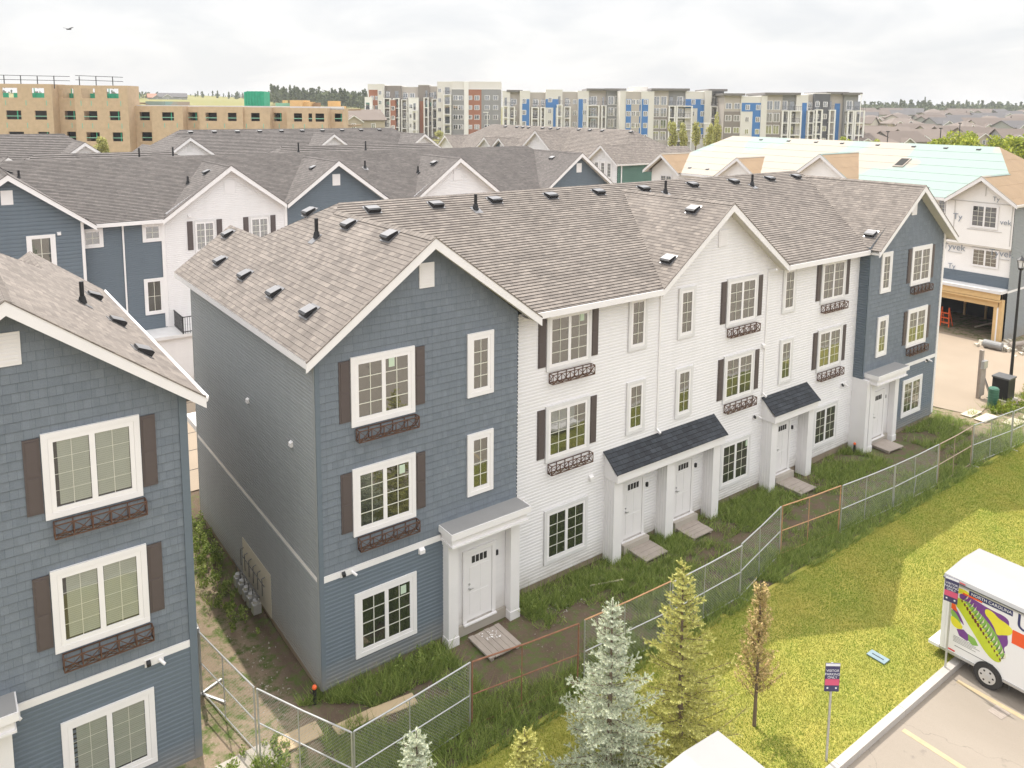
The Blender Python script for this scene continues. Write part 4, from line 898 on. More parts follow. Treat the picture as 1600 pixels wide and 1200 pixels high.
sheets = [((-1.02, -.93), 1.08, .55, -.02, 'ply', 'tan plywood sheet across the fence corner, leftmost of the line of sheets'), ((.33, -1.28), 1.1, .36, .0, 'ply', 'tan plywood strip on the dirt, second sheet from the corner'),
    ((1.38, -1.4), 1.1, .42, -.14, 'ply', 'tan plywood sheet overlapping its neighbour nearest the blue house'), ((-2.3, -1.0), 1.25, .8, .03, 'concrete', 'pale paving slab beside the left blue house corner'),
    ((34.7, -.98), 1.2, .52, -.02, 'ply_pale', 'pale board lying by the corner of the far blue unit'), ((34.65, -1.7), 1.4, .55, -.02, 'ply_pale', 'pale board, second one out from the far blue unit corner'),
    ((35.2, -2.75), 1.1, .6, -.05, 'ply_pale', 'pale board lying nearest the far end of the wire fence'), ((36.6, -3.0), 1.0, .6, .1, 'ply_pale', 'pale board lying beyond the last fence panel')]
M['ply_pale'] = plain('sun_bleached_board', (.55, .47, .36), .85, 0, .12, 3)
for c, w, d, rz, mt, lb in sheets:
    b = MB(); b.box(-w/2, -d/2, 0, w/2, d/2, .03); o = b.build('board', mt); o.location = (c[0], c[1], -.175); o.rotation_euler = (random.uniform(-.02, .02), random.uniform(-.02, .02), rz); tag(o, lb, 'board', 'boards laid on the ground')
b = MB(); b.bar((8.9, -.55, -.12), (10.0, -.95, -.1), .05, .03); tag(b.build('board', 'ply_pale'), 'thin pale stick lying in the weeds before the white unit', 'board')

# ---------------- temporary wire fence, panel by panel ----------------
pts = [((-2.35, 5.2), (-2.5, 2.05)), ((-2.5, 2.0), (-2.0, -.8)), ((-1.96, -.91), (-.73, -3.42)), ((-.70, -3.43), (2.56, -3.12)), ((2.62, -3.12), (5.72, -3.57)), ((5.93, -3.61), (9.1, -3.77)), ((9.16, -3.77), (12.38, -3.73)),
       ((12.44, -3.72), (15.5, -3.03)), ((15.56, -3.02), (18.58, -3.37)), ((18.65, -3.4), (21.86, -3.65)), ((21.92, -3.67), (25.22, -3.74)), ((25.3, -3.74), (28.4, -3.68)), ((28.5, -3.7), (31.65, -4.0)), ((31.72, -4.0), (34.9, -4.15))]
labs = ['wire fence panel deepest in the passage beside the left blue house', 'wire fence panel in the passage standing on a crossed foot', 'wire fence panel running diagonally to the near corner', 'wire fence panel with clear diamond mesh in front of the near blue unit',
        'rusty brown fence panel left of the blue spruce', 'wire fence panel partly rusty on top behind the spruces', 'bright galvanised fence panel right of the yellow green spruce', 'galvanised fence panel left of the orange rusty one',
        'orange rusty fence panel with no bright mesh before the single porch', 'galvanised fence panel just right of the orange rusty one', 'galvanised fence panel with a leaning middle bar', 'weathered brown fence panel before the far blue unit', 'grey fence panel next to the far end of the fence', 'last fence panel at the right edge of the photo']
rusty = {4: 'rust', 8: 'rust_orange', 11: 'rust_pale'}
M['rust_orange'] = plain('orange_rust', (.48, .27, .14), .8, .1, .35, 7); M['rust_pale'] = plain('pale_rust', (.42, .32, .24), .8, .1, .3, 7); M['wire'] = plain('wire', (.46, .47, .46), .5, .2); M['wire_rust'] = plain('rusty_wire', (.14, .09, .06), .8)
for i, ((a, b_), lb) in enumerate(zip(pts, labs)):
    A, B = Vector((*a, 0)), Vector((*b_, 0)); L_ = (B-A).length; rz = math.atan2(B.y-A.y, B.x-A.x)
    root = thing('fence_panel', lb, 'fence panel', (a[0], a[1], -.2), rz, 'temporary wire fence panels'); root.rotation_euler.x = random.uniform(-.02, .02)
    mt = rusty.get(i, 'galv'); H = 1.8+random.uniform(-.02, .02); r = .021; sag = .03*random.random()
    for x in (0, L_): b = MB(); b.tube((x, 0, 0), (x, 0, H), r, 8); b.build('post', mt, root)
    b = MB(); b.tube((0, 0, H), (L_/2, 0, H-sag), r, 8); b.tube((L_/2, 0, H-sag), (L_, 0, H), r, 8); b.build('rail', mt if i != 5 else 'rust_orange', root)
    for z in (.9, .06): b = MB(); b.tube((0, 0, z), (L_, 0, z), r*.8, 8); b.build('rail', mt, root)
    mid_ = L_*.45; b = MB(); b.tube((mid_, 0, .06), (mid_+(.15 if i == 10 else 0), 0, .9), r*.7, 8); b.tube((mid_, 0, .9), (mid_, 0, H-sag), r*.7, 8); b.build('upright', mt, root)
    w = MB(); st = .085; hw = .0034 if i not in rusty else .0014
    z0, z1 = .08, H-.03
    for s in (1, -1):
        k = -z1
        while k < L_+z1:
            x0, x1 = k, k+s*(z1-z0)
            za, zb, xa, xb = z0, z1, x0, x1
            if xa > xb: pass
            def cut(xa, za, xb, zb):
                if xa == xb: return None
                t0, t1 = 0.0, 1.0; dx = xb-xa
                for lim, sg in ((0, 1), (L_, -1)):
                    f0, f1 = (xa-lim)*sg, (xb-lim)*sg
                    if f0 < 0 and f1 < 0: return None
                    if f0 < 0: t0 = max(t0, f0/(f0-f1))
                    elif f1 < 0: t1 = min(t1, f0/(f0-f1))
                return (xa+dx*t0, za+(zb-za)*t0, xa+dx*t1, za+(zb-za)*t1) if t1 > t0 else None
            q = cut(xa, za, xb, zb)
            if q: xa, za, xb, zb = q; w.face([(xa-hw, .0015*s, za), (xa+hw, .0015*s, za), (xb+hw, .0015*s, zb), (xb-hw, .0015*s, zb)])
            k += st
    w.build('wire_mesh', 'wire_rust' if i in rusty else 'wire', root)
    f = MB()
    if i == 1: f.bar((0, 0, -.02), (.75, .25, .02), .06); f.bar((0, 0, -.02), (-.7, -.3, .02), .06); f.bar((-.15, .6, -.02), (.15, -.75, .02), .06); f.bar((.0, -.02, 1.9), (.05, -.1, 0), .05)
    else: f.bar((0, .3, -.0), (0, -.3, -.0), .05); 
    f.build('foot', mt, root)

# ---------------- small site things ----------------
def marker(label, loc):
    root = thing('marker_post', label, 'marker post', loc); b = MB(); b.tube((0, 0, 0), (0, 0, .42), .05, 10); b.build('stake', 'black', root)
    b = MB(); n = 6
    for i in range(n):
        a0, a1 = math.pi*i/n-math.pi/2, math.pi*(i+1)/n-math.pi/2
        b.tube((0, 0, .47+.065*math.sin(a0)), (0, 0, .47+.065*math.sin(a1)), max(.002, .065*math.cos(a0)), 10, max(.002, .065*math.cos(a1)))
    b.build('cap', 'orange', root)
marker('black stake with an orange cap at the near corner of the blue house', (-.24, -.05, -.22)); marker('black stake with an orange cap beside the far porch', (25.35, -.05, -.2))
M['sign_blue'] = plain('navy_sign', (.045, .04, .11), .5, 0, .06); M['pink'] = plain('pink_band', (.62, .09, .18), .5); M['sign_white'] = plain('sign_lettering', (.75, .75, .78), .5)
def sign(label, loc, rz, H):
    root = thing('parking_sign', label, 'sign', loc, rz, 'visitor parking signs on the kerb')
    b = MB(); b.bar((0, 0, 0), (0, 0, H), .045); b.build('pole', 'galv', root)
    w, h = .17, .36; z = H-h+.02
    p = MB(); p.box(-w, -.04, z-h, w, -.025, z+h); p = p.build('plate', 'sign_blue', root)
    boxes(p, 'pink_band', 'pink', [(-w+.004, -.0425, z-.2, w-.004, -.0402, z-.04)]); boxes(p, 'top_strip', 'sign_white', [(-w+.004, -.0425, z+h-.07, w-.004, -.0402, z+h-.006)])
    for tx, zz, sz in (('VISITOR', .17, .085), ('PARKING', .08, .085), ('ONLY', -.0, .085)): text(tx, sz, 'sign_white', 'lettering', p, (0, -.042, z+zz), ext=.001)
    for x in (-.1, .1): boxes(p, 'logo_dot', 'sign_white', [(x-.02, -.0425, z-.29, x+.02, -.0402, z-.25)])
sign('navy and pink visitor parking sign standing alone at the lawn edge', (8.88, -8.94, -.2), -.65, 2.55)
sign('navy and pink visitor parking sign on a post right in front of the rental trailer', (14.45, -9.1, -.2), -1.42, 2.7)

M['lid'] = plain('pale_blue_lid', (.20, .27, .30), .6, 0, .2, 12)
root = thing('valve_lid', 'pale blue weathered lid lying flat in the lawn', 'lid', (13.32, -7.78, -.18)); boxes(root, 'cover', 'lid', [(-.15, -.26, 0, .15, .26, .03)]); boxes(root, 'slot', 'black', [(-.02, -.17, .03, .015, .17, .034)])
root = thing('storm_drain', 'dark square drain grate in the parking lot beside the yellow line', 'drain', (14.12, -10.63, -.345), -.15)
b = MB()
for i in range(6): b.box(-.2+.07*i, -.17, 0, -.16+.07*i, .17, .008)
b.build('grate', 'wood', root); boxes(root, 'sump', 'asphalt_dk', [(-.21, -.18, -.003, .21, .18, .002)]) if False else boxes(root, 'sump', 'wood', [(-.21, -.18, -.002, .21, .18, .002)])
# utilities at the far corner
root = thing('utility_post', 'short timber utility post with a grey meter panel beside the alley', 'utility post', (37.3, -.2, -.2))
boxes(root, 'post', 'wood', [(-.09, -.09, 0, .09, .09, 2.7)]); boxes(root, 'panel', 'wood', [(-.28, -.16, .2, .3, -.09, 1.75)]); boxes(root, 'meter', 'galv', [(-.22, -.26, 1.75, .22, -.09, 2.15)])
b = MB(); b.bar((.34, 0, 1.3), (1.0, -.2, 0), .09); b.build('brace', 'galv', root)
root = thing('utility_pedestal', 'round green utility pedestal in the weeds', 'pedestal', (36.75, -1.15, -.2)); b = MB(); b.tube((0, 0, 0), (0, 0, .95), .24, 20)
for k in range(6): b.tube((0, 0, .1+.14*k), (0, 0, .15+.14*k), .255, 20)
b.build('body', 'plastic_green', root); b = MB(); b.tube((0, 0, .95), (0, 0, 1.02), .26, 20, .2); b.build('lid', 'plastic_green', root)
root = thing('utility_box', 'black square utility box on a pad next to the lamp post', 'utility box', (38.3, -1.0, -.2)); boxes(root, 'cabinet', 'black', [(-.42, -.4, .1, .42, .4, 1.22)]); boxes(root, 'cabinet_lid', 'galv_dark', [(-.46, -.44, 1.22, .46, .44, 1.3)]); boxes(root, 'pad', 'concrete', [(-.6, -.55, -.05, .6, .55, .1)])
def lamp(name, label, loc, H, r=.09, big=True):
    root = thing(name, label, 'street lamp', loc); b = MB(); b.tube((0, 0, 0), (0, 0, H-.8), r, 10, r*.6); b.tube((0, 0, 0), (0, 0, .9), r*1.5, 10, r*1.3); b.build('pole', 'black', root)
    b = MB(); b.tube((0, 0, H-.8), (0, 0, H-.7), .1, 8, .16); b.tube((0, 0, H-.25), (0, 0, H-.1), .26, 8, .06); b.tube((0, 0, H-.1), (0, 0, H), .03, 6, .01)
    for k in range(4): a = math.pi/4+k*math.pi/2; b.bar((.13*math.cos(a), .13*math.sin(a), H-.7), (.2*math.cos(a), .2*math.sin(a), H-.25), .025)
    b.build('lantern', 'black', root); b = MB(); b.tube((0, 0, H-.68), (0, 0, H-.27), .11, 8, .17); b.build('lamp_glass', 'vinyl', root)
lamp('street_lamp', 'black lantern street lamp at the right edge of the photo', (39.6, -.84, -.2), 7.7)
M['galv_mid'] = plain('dull_galvanised', (.26, .26, .255), .6, .2)
root = thing('culvert_pipe', 'short grey corrugated pipe lying before the open garage post', 'pipe', (47.6, 3.3, 0)); b = MB()
for k in range(6): b.tube((-.1, .5-.18*k, .1), (-.1, .33-.18*k, .1), .27, 16, .262)
b.build('tube', 'galv_mid', root)
b = MB(); b.tube((0, 0, 0), (1.8, -1.0, .25), .16, 10); o = b.build('culvert_pipe', 'wood'); o.location = (48.3, 2.6, .1); tag(o, 'long tan pipe leaning over the rubble beside the grey wall', 'pipe')
random.seed(5); b = MB()
for i in range(60):
    x, y = random.gauss(48.6, 1.0), random.gauss(1.6, 1.0); s = random.uniform(.1, .35); b.prism([(x-s, y-s*.6, -.2), (x+s, y-s*.5, -.2), (x+s*.6, y+s, -.2)], (random.uniform(-.1, .1), 0, random.uniform(.05, .3)))
o = b.build('debris_heap', 'ply_grey'); tag(o, 'heap of broken boards and rubble beside the unfinished garage', 'debris')
root = thing('step_ladder', 'orange step ladder inside the open garage', 'ladder', (50.6, 7.75, -.25)); b = MB()
for y in (-.3, .3): b.bar((0, y, 0), (0, y*.8, 1.45), .07); b.bar((.6, y, 0), (0, y*.8, 1.45), .05)
b.build('rails', 'orange', root); b = MB()
for k in range(3): b.box(-.08, -.3, .35*k+.3, .12, .3, .35*k+.36)
b.build('steps', 'orange', root)
b = MB(); b.bar((52, 6.3, -.15), (53.4, 5.2, .35), .09); tag(b.build('board', 'ply_pale'), 'pale plank leaning inside the open garage', 'board')

# ---------------- rental trailer with the plant picture ----------------
M['tr_roof'] = plain('trailer_roof', (.31, .305, .30), .4, 0, .07, 1.2); M['tr_white'] = plain('trailer_white', (.78, .77, .76), .3, 0, .03, 2); M['tr_purple'] = plain('decal_purple', (.17, .045, .24), .35); M['tr_lime'] = plain('decal_lime', (.50, .58, .03), .35, 0, .2, 3)
M['tr_yellow'] = plain('decal_yellow', (.72, .66, .04), .35); M['tr_green'] = plain('decal_green', (.22, .42, .08), .35); M['tr_orange'] = plain('decal_orange', (.78, .10, .02), .35); M['tr_navy'] = plain('decal_navy', (.03, .035, .12), .35)
M['tr_maroon'] = plain('decal_maroon', (.13, .02, .02), .4); M['tyre'] = plain('tyre', (.035, .033, .032), .85); M['rim'] = plain('rim', (.6, .6, .6), .35, .4); M['tr_cream'] = plain('decal_cream', (.75, .72, .52), .4)
def trailer(name, label, X0, X1, Y0, z0, z1, length, decals):
    root = thing(name, label, 'trailer', (X0, Y0, -.35), 0)
    z0 += .35; z1 += .35; W_ = X1-X0; Ln = length
    b = MB(); b.box(0, -Ln, z0, W_, 0, z1-.12); body = b.build('body', 'tr_white', root)
    m_ = body.modifiers.new('bev', 'BEVEL'); m_.width = .05; m_.segments = 3
    b = MB(); pr = [(-.02, z1-.14), (.03, z1-.05), (W_*.5, z1+.02), (W_-.03, z1-.05), (W_+.02, z1-.14)]
    b.prism([(x, .02, z) for x, z in pr], (0, -Ln-.04, 0)); b.build('roof', 'tr_roof', root)
    b = MB(); b.box(-.035, -Ln, z1-.16, W_+.035, .035, z1-.13); b.build('roof_trim', 'galv_dark', root)
    for k_ in range(1, 8): boxes(root, 'panel_seam', 'galv', [(-.004, -k_*.62-.006, z0+.05, -.001, -k_*.62+.006, z1-.2)]) if not decals or k_ > 3 else None
    boxes(root, 'rub_rail', 'galv', [(-.03, -Ln, z1-.2, 0, 0, z1-.14), (-.02, -Ln, z0-.04, W_+.02, 0, z0+.03)])
    boxes(root, 'rear_bumper', 'tr_white', [(-.05, .0, z0-.02, W_+.05, .28, z0+.07)])
    for side, x in ((-1, -.01), (1, W_+.01)):
        w = MB(); cy, cz, r = -1.3, .36, .36; x -= side*.1; w.tube((x-.13, cy, cz), (x+.13, cy, cz), r, 32); w.tube((x-.15, cy, cz), (x+.15, cy, cz), r*.9, 32); wh = w.build('wheel', 'tyre', root)
        q = MB(); xx = x+side*.155; q.tube((xx-.005, cy, cz), (xx+.005, cy, cz), r*.6, 24); q.tube((xx-.02, cy, cz), (xx+.02, cy, cz), .07, 10); q.build('rim', 'rim', wh)
        q = MB()
        for k in range(6): a = k*math.pi/3; q.tube((xx+side*.002, cy+.15*math.cos(a), cz+.15*math.sin(a)), (xx+side*.008, cy+.15*math.cos(a), cz+.15*math.sin(a)), .028, 8)
        q.build('rim_holes', 'black', wh)
        f = MB(); pa = [(cy+.52, cz-.12), (cy+.42, cz+.32), (cy+.2, cz+.46), (cy-.2, cz+.46), (cy-.42, cz+.32), (cy-.52, cz-.12)]
        for (ya, za), (yb_, zb) in zip(pa, pa[1:]): f.prism([(x+side*.08, ya, za), (x+side*.08, yb_, zb), (x+side*.08, yb_, zb+.03), (x+side*.08, ya, za+.03)], (-side*.2, 0, 0))
        f.build('fender', 'galv_dark', root)
    b = MB(); b.bar((W_/2, -Ln, z0), (W_/2, -Ln-1.2, z0-.05), .1); b.build('tow_bar', 'black', root)
    boxes(root, 'marker_light', 'red', [(-.012, -.55, z1-.13, -.002, -.4, z1-.1), (-.012, -.1, z0+.06, -.002, -.02, z0+.09), (-.012, -.42, z0+.07, -.002, -.2, z0+.11)])
    boxes(root, 'door_post', 'tr_white', [(-.015, -.1, z0, .0, -.02, z1-.15), (-.012, -.16, z0, .0, -.13, z1-.15)])
    if decals:
        # decal coordinates (distance from the rear corner, height above the lot)
        def poly(name, mat, P, lift=.004):
            if len(P) > 5:   # round the outline
                for _ in range(2): P = [q for u_, v_ in zip(P, P[1:]+P[:1]) for q in ((u_[0]*.75+v_[0]*.25, u_[1]*.75+v_[1]*.25), (u_[0]*.25+v_[0]*.75, u_[1]*.25+v_[1]*.75))]
            b = MB(); pts_ = [(-lift, -a, z) for a, z in P]
            b.prism(pts_, (lift-.001, 0, 0)); return b.build(name, mat, root)
        poly('purple_field', 'tr_purple', [(.45, 2.34), (.8, 2.3), (1.2, 2.24), (1.66, 2.24), (1.7, 2.0), (1.66, 1.75), (1.72, 1.5), (1.6, 1.35), (1.68, 1.2), (1.45, 1.25), (1.2, 1.5), (.95, 1.7), (.7, 1.95), (.4, 2.15)])
        poly('purple_field', 'tr_purple', [(.22, 1.92), (.38, 1.8), (.52, 1.6), (.62, 1.4), (.5, 1.5), (.3, 1.62)]); poly('purple_field', 'tr_purple', [(.42, 1.22), (.6, 1.3), (.85, 1.14), (.7, 1.02), (.5, 1.06)])
        poly('orange_corner', 'tr_orange', [(.2, 2.0), (.34, 1.9), (.4, 1.72), (.2, 1.75)], .005)
        poly('plant_leaf', 'tr_green', [(.2, 1.74), (.36, 1.68), (.5, 1.5), (.56, 1.3), (.42, 1.34), (.28, 1.5)], .006); poly('plant_leaf', 'tr_yellow', [(.25, 1.55), (.42, 1.5), (.6, 1.36), (.5, 1.24), (.32, 1.26), (.24, 1.4)], .008)
        poly('plant_leaf', 'tr_green', [(.72, 1.24), (.9, 1.2), (1.0, 1.05), (.86, .98), (.74, 1.06)], .006)
        poly('trap_back', 'tr_green', [(.55, 2.2), (.95, 2.02), (1.35, 1.72), (1.62, 1.3), (1.66, 1.05), (1.5, 1.1), (1.1, 1.4), (.6, 1.95)], .006)
        poly('trap_lobe', 'tr_lime', [(.28, 2.08), (.42, 2.16), (.6, 2.12), (.82, 1.9), (1.1, 1.62), (1.35, 1.34), (1.55, 1.12), (1.6, .92), (1.42, .84), (1.2, .96), (.98, 1.2), (.72, 1.5), (.48, 1.78), (.3, 1.94)], .009)
        poly('plant_head', 'tr_yellow', [(1.1, 2.22), (1.3, 2.2), (1.42, 2.1), (1.66, 2.06), (1.8, 1.95), (1.74, 1.78), (1.56, 1.7), (1.42, 1.6), (1.36, 1.78), (1.22, 1.95), (1.08, 2.06)], .008)
        poly('plant_head', 'tr_yellow', [(.34, 2.42), (.52, 2.46), (.72, 2.4), (.7, 2.3), (.5, 2.32), (.36, 2.26)], .008)
        for k in range(15):
            t = k/14; a = .5+1.05*t; z = 2.1-1.12*t**1.05; s = .035+.03*math.sin(math.pi*min(1, t*1.5))
            poly('trap_spot', 'tr_maroon', [(a-s*.6, z+.03), (a, z+s*1.1), (a+s*.6, z+.01), (a+s*.5, z-s), (a-s*.3, z-s*.8)], .012)
            poly('trap_spike', 'tr_cream', [(a+.02, z+.03), (a+.05, z+.03), (a+.16-.04*t, z+.26), (a+.13, z+.14)], .0135)
        poly('banner', 'tr_navy', [(.66, 2.50), (1.75, 2.50), (1.75, 2.34), (.66, 2.34)], .010); poly('banner_stripe', 'tr_orange', [(.5, 2.36), (1.0, 2.36), (1.0, 2.31), (.5, 2.31)], .0115)
        R90 = (math.pi/2, 0, -math.pi/2)
        text('NORTH CAROLINA', .115, 'tr_white', 'lettering', root, (-.012, -1.22, 2.42), R90, .0015)
        poly('orange_stripe', 'tr_orange', [(1.78, 1.98), (4.4, 1.98), (4.4, 1.6), (1.78, 1.6)], .004)
        text('U-HAUL', .62, 'tr_navy', 'lettering', root, (-.006, -1.84, 2.26), R90, .0015, 'LEFT', 1.0)
        for k in range(5): poly('small_print', 'galv_dark', [(.35, 1.0-.04*k), (.35+.5+.1*(k % 3), 1.0-.04*k), (.35+.5+.1*(k % 3), .99-.04*k), (.35, .99-.04*k)], .003)
        poly('small_print', 'galv_dark', [(.4, .72), (1.4, .72), (1.4, .705), (.4, .705)], .003)
    return root
trailer('rental_trailer', 'white rental trailer with a green and purple plant picture on its side', 14.82, 17.0, -8.74, .1, 2.36, 4.6, True)
trailer('cargo_trailer', 'plain white roof of a second enclosed trailer cut off by the bottom edge', 3.0, 5.2, -8.62, .1, 2.3, 4.6, False)
# bird
root = thing('bird', 'tiny dark bird high in the sky at the upper left', 'bird', (-14.5, 42, 22.6), .6)
root.location = (1.38, 47.0, 20.44)
b = MB(); b.tube((-.16, 0, 0), (.16, 0, 0), .05, 8, .02); b.tube((.16, 0, 0), (.24, 0, .02), .035, 8, .01); b.build('body', 'black', root)
for s in (1, -1): b = MB(); b.prism([(.1, 0, .01), (-.08, 0, .01), (-.12, s*.4, .1), (.02, s*.45, .12)], (0, 0, .012)); b.build('wing', 'black', root)
# ---------------- trees ----------------
M['blue_needle'] = leafmat('blue_spruce_needles', (.33, .40, .31), (.90, .90, .70), .7, .2)
M['yellow_needle'] = leafmat('yellow_spruce_needles', (.33, .35, .08), (.85, .80, .32), .7, .25)
M['red_leaf'] = leafmat('reddish_leaves', (.28, .26, .07), (.74, .54, .28), .7, .3)
M['tree_leaf'] = leafmat('bright_leaves', (.16, .22, .02), (.50, .52, .07), .7, .3)
M['far_leaf'] = leafmat('distant_leaves', (.06, .085, .04), (.17, .19, .09), .8, .2)
M['dry_leaf'] = leafmat('pale_leaves', (.30, .32, .10), (.60, .56, .24), .7, .3)
def spruce(label, base, H, R0, mat, seed, lean=(0, 0), dens=1.0, tilt=.25):
    r = np.random.default_rng(seed); root = thing('spruce_tree', label, 'tree', base)
    b = MB(); b.tube((0, 0, 0), (lean[0]*.6, lean[1]*.6, H*.6), .075*H/4.5, 8, .04*H/4.5); b.tube((lean[0]*.6, lean[1]*.6, H*.6), (lean[0], lean[1], H), .04*H/4.5, 6, .008)
    V = []; z = .18
    def spray(c, d, L, w):
        """bottle-brush twig: needles set round an axis"""
        n = int(44*dens*max(.6, L/.22)); t = r.random(n); p = c+d*(t*L)[:, None]
        q = r.normal(size=(n, 3)); q -= (q@d)[:, None]*d; q /= np.linalg.norm(q, axis=1)[:, None]+1e-6
        nd_ = q*.85+d*.65; nd_ /= np.linalg.norm(nd_, axis=1)[:, None]; side = np.cross(nd_, d); side /= np.linalg.norm(side, axis=1)[:, None]+1e-6
        ln = w*r.uniform(.7, 1.2, n)[:, None]*(1-.4*t[:, None]); V.append(np.stack([p-side*.011, p+side*.011, p+nd_*ln], 1).reshape(-1, 3))
    while z < H-.12:
        f = 1-z/H; L = R0*(f**1.0)*(.7+.55*r.random())+.05; nb = int(5+5*f) if f > .12 else 4
        ph = r.random()*6.28
        for i in range(nb):
            a = ph+i*2*math.pi/nb+r.normal()*.25; Lb = L*(r.uniform(.5, 1.3) if r.random() < .9 else r.uniform(.1, .4)); up_ = .5*(1-f)+.12+r.normal()*.08
            o = np.array([lean[0]*z/H, lean[1]*z/H, z+r.normal()*.05]); steps = max(2, int(Lb/.16)); p = o.copy(); 
            d = np.array([math.cos(a), math.sin(a), up_-tilt*f]); d /= np.linalg.norm(d); st = Lb/steps; pts_ = [p.copy()]
            for k in range(steps):
                d[2] += .05*f; d /= np.linalg.norm(d); p = p+d*st; pts_.append(p.copy())
                fr = (k+1)/steps
                if fr > .25:
                    for s in (1, -1):
                        sd = np.cross(d, [0, 0, 1])*s; dd = d*.75+sd*.75+np.array([0, 0, .12+r.normal()*.12]); dd /= np.linalg.norm(dd); l2 = (.09+.26*(1-fr)*min(1, Lb))*r.uniform(.7, 1.2)+.05
                        spray(p, dd, l2, .062)
                        if l2 > .2:
                            for s2 in (1, -1): d3 = dd*.7+np.cross(dd, [0, 0, 1])*s2*.7; spray(p+dd*l2*.55, d3/np.linalg.norm(d3), l2*.5, .06)
                spray(p-d*st, d, st*1.15, .06)
            for q0, q1 in zip(pts_, pts_[1:]): b.tube(q0, q1, .012, 4, .008)
        z += (.11+.13*f)*H/4.5
    spray(np.array([lean[0], lean[1], H-.45]), np.array([0, 0, 1.0]), .5, .05); spray(np.array([lean[0], lean[1], H-.3]), np.array([0, 0, 1.0]), .3, .06)
    b.build('trunk', 'bark', root); tris('crown', np.concatenate(V), mat, root); return root
spruce('pale blue spruce standing before the rusty fence panel, tallest of the pale ones', (4.02, -6.55, -.2), 4.75, 1.45, 'blue_needle', 11, (.0, .0))
spruce('yellow green spruce behind the second trailer', (5.95, -6.95, -.2), 5.05, 1.5, 'yellow_needle', 5, (-.12, 0), 1.0, .1)
spruce('small pale spruce whose top shows at the bottom edge in front of the diamond mesh', (-.86, -6.5, -.2), 4.05, 1.25, 'blue_needle', 3)
spruce('small yellowish spruce whose tip shows at the bottom edge left of the blue spruce', (1.66, -6.5, -.2), 2.8, .8, 'yellow_needle', 4)
def slimtree(label, base, H, seed):
    r = np.random.default_rng(seed); root = thing('slim_tree', label, 'tree', base); b = MB(); V = []
    b.tube((0, 0, 0), (.02, 0, H*.5), .05, 8, .03); b.tube((.02, 0, H*.5), (-.03, 0, H), .03, 6, .006)
    for i in range(90):
        z = .75+(H-.85)*r.random()**.9; a = r.random()*6.28; f = 1-z/H; L = (.35+.75*f)*r.uniform(.5, 1.1); out_ = .42+.5*f
        d = np.array([math.cos(a)*out_, math.sin(a)*out_, 1]); d /= np.linalg.norm(d); o = np.array([0, 0, z*.93]); e = o+d*L; b.tube(o, e, .009, 4, .003)
        n = int(60*L/.5); t = r.uniform(.15, 1.05, n); p = o+d*(t*L)[:, None]+r.normal(0, .035, (n, 3))
        if z < H*.5 and a % 6.28 < 3: n = n
        q = r.normal(size=(n, 3)); q /= np.linalg.norm(q, axis=1)[:, None]; w = np.cross(q, r.normal(size=(n, 3))); w /= np.linalg.norm(w, axis=1)[:, None]; s = .03*r.uniform(.6, 1.4, (n, 1))
        V.append(np.stack([p-q*s, p+w*s*.6, p+q*s, p-w*s*.6], 1).reshape(-1, 3))
    b.build('trunk', 'bark', root); V = np.concatenate(V); tris('crown', V, 'red_leaf', root, 4); return root
slimtree('slim upright young tree with sparse reddish leaves between the yellow spruce and the sign', (8.4, -7.25, -.2), 3.95, 2)
def leafy(name, label, base, H, R, mat, n=1500, size=.3, trunk=.25, group=None, slim=1.0):
    root = thing(name, label, 'tree', base, 0, group); b = MB(); b.tube((0, 0, -.5), (0, 0, H*.55), .035*H*.6, 7, .015*H*.6)
    for k in range(5): a = k*1.3; b.tube((0, 0, H*.35), (R*.5*math.cos(a), R*.5*math.sin(a), H*.65), .012*H*.6, 5, .004*H)
    b.build('trunk', 'bark', root); V = []
    for k in range(11):
        a = rng.uniform(0, 6.28); rr = R*rng.uniform(.1, .65); zz = H*(trunk+(1-trunk)*rng.uniform(.18, .82)); f = 1-abs((zz/H)-.55)*.9
        V.append(leafball(n//11, (rr*math.cos(a)*f, rr*math.sin(a)*f, zz), (R*.45*f, R*.45*f, H*.16*slim), size))
    tris('crown', np.concatenate(V), mat, root, 4); return root
# ---------------- apartment blocks far behind ----------------
for nm, c in dict(ap_brown=(.22, .19, .17), ap_grey=(.25, .245, .245), ap_rust=(.31, .125, .07), ap_cream=(.64, .61, .57), ap_tan=(.43, .385, .35), ap_blue=(.05, .17, .42), ap_dark=(.10, .10, .11), ap_white=(.74, .72, .69), ap_trim=(.17, .155, .145)).items(): M[nm] = plain(nm, c, .75, 0, .06, .3)
def make_farwin(w, h):
    b = MB(); t = .1
    b.box(-w/2, -.06, -h/2, w/2, 0, h/2); o = proto(b.build('window', 'vinyl')); g = MB()
    n = 2
    for k in range(n): a = -w/2+t+(w-2*t)*k/n; c = -w/2+t+(w-2*t)*(k+1)/n-.08; g.face([(a, -.065, -h/2+t), (c, -.065, -h/2+t), (c, -.065, h/2-t), (a, -.065, h/2-t)])
    g.build('pane', 'glass_far', o); return o
FW = make_farwin(1.6, 1.5); FWt = make_farwin(1.6, 2.3); FWs = make_farwin(1.1, 1.3)
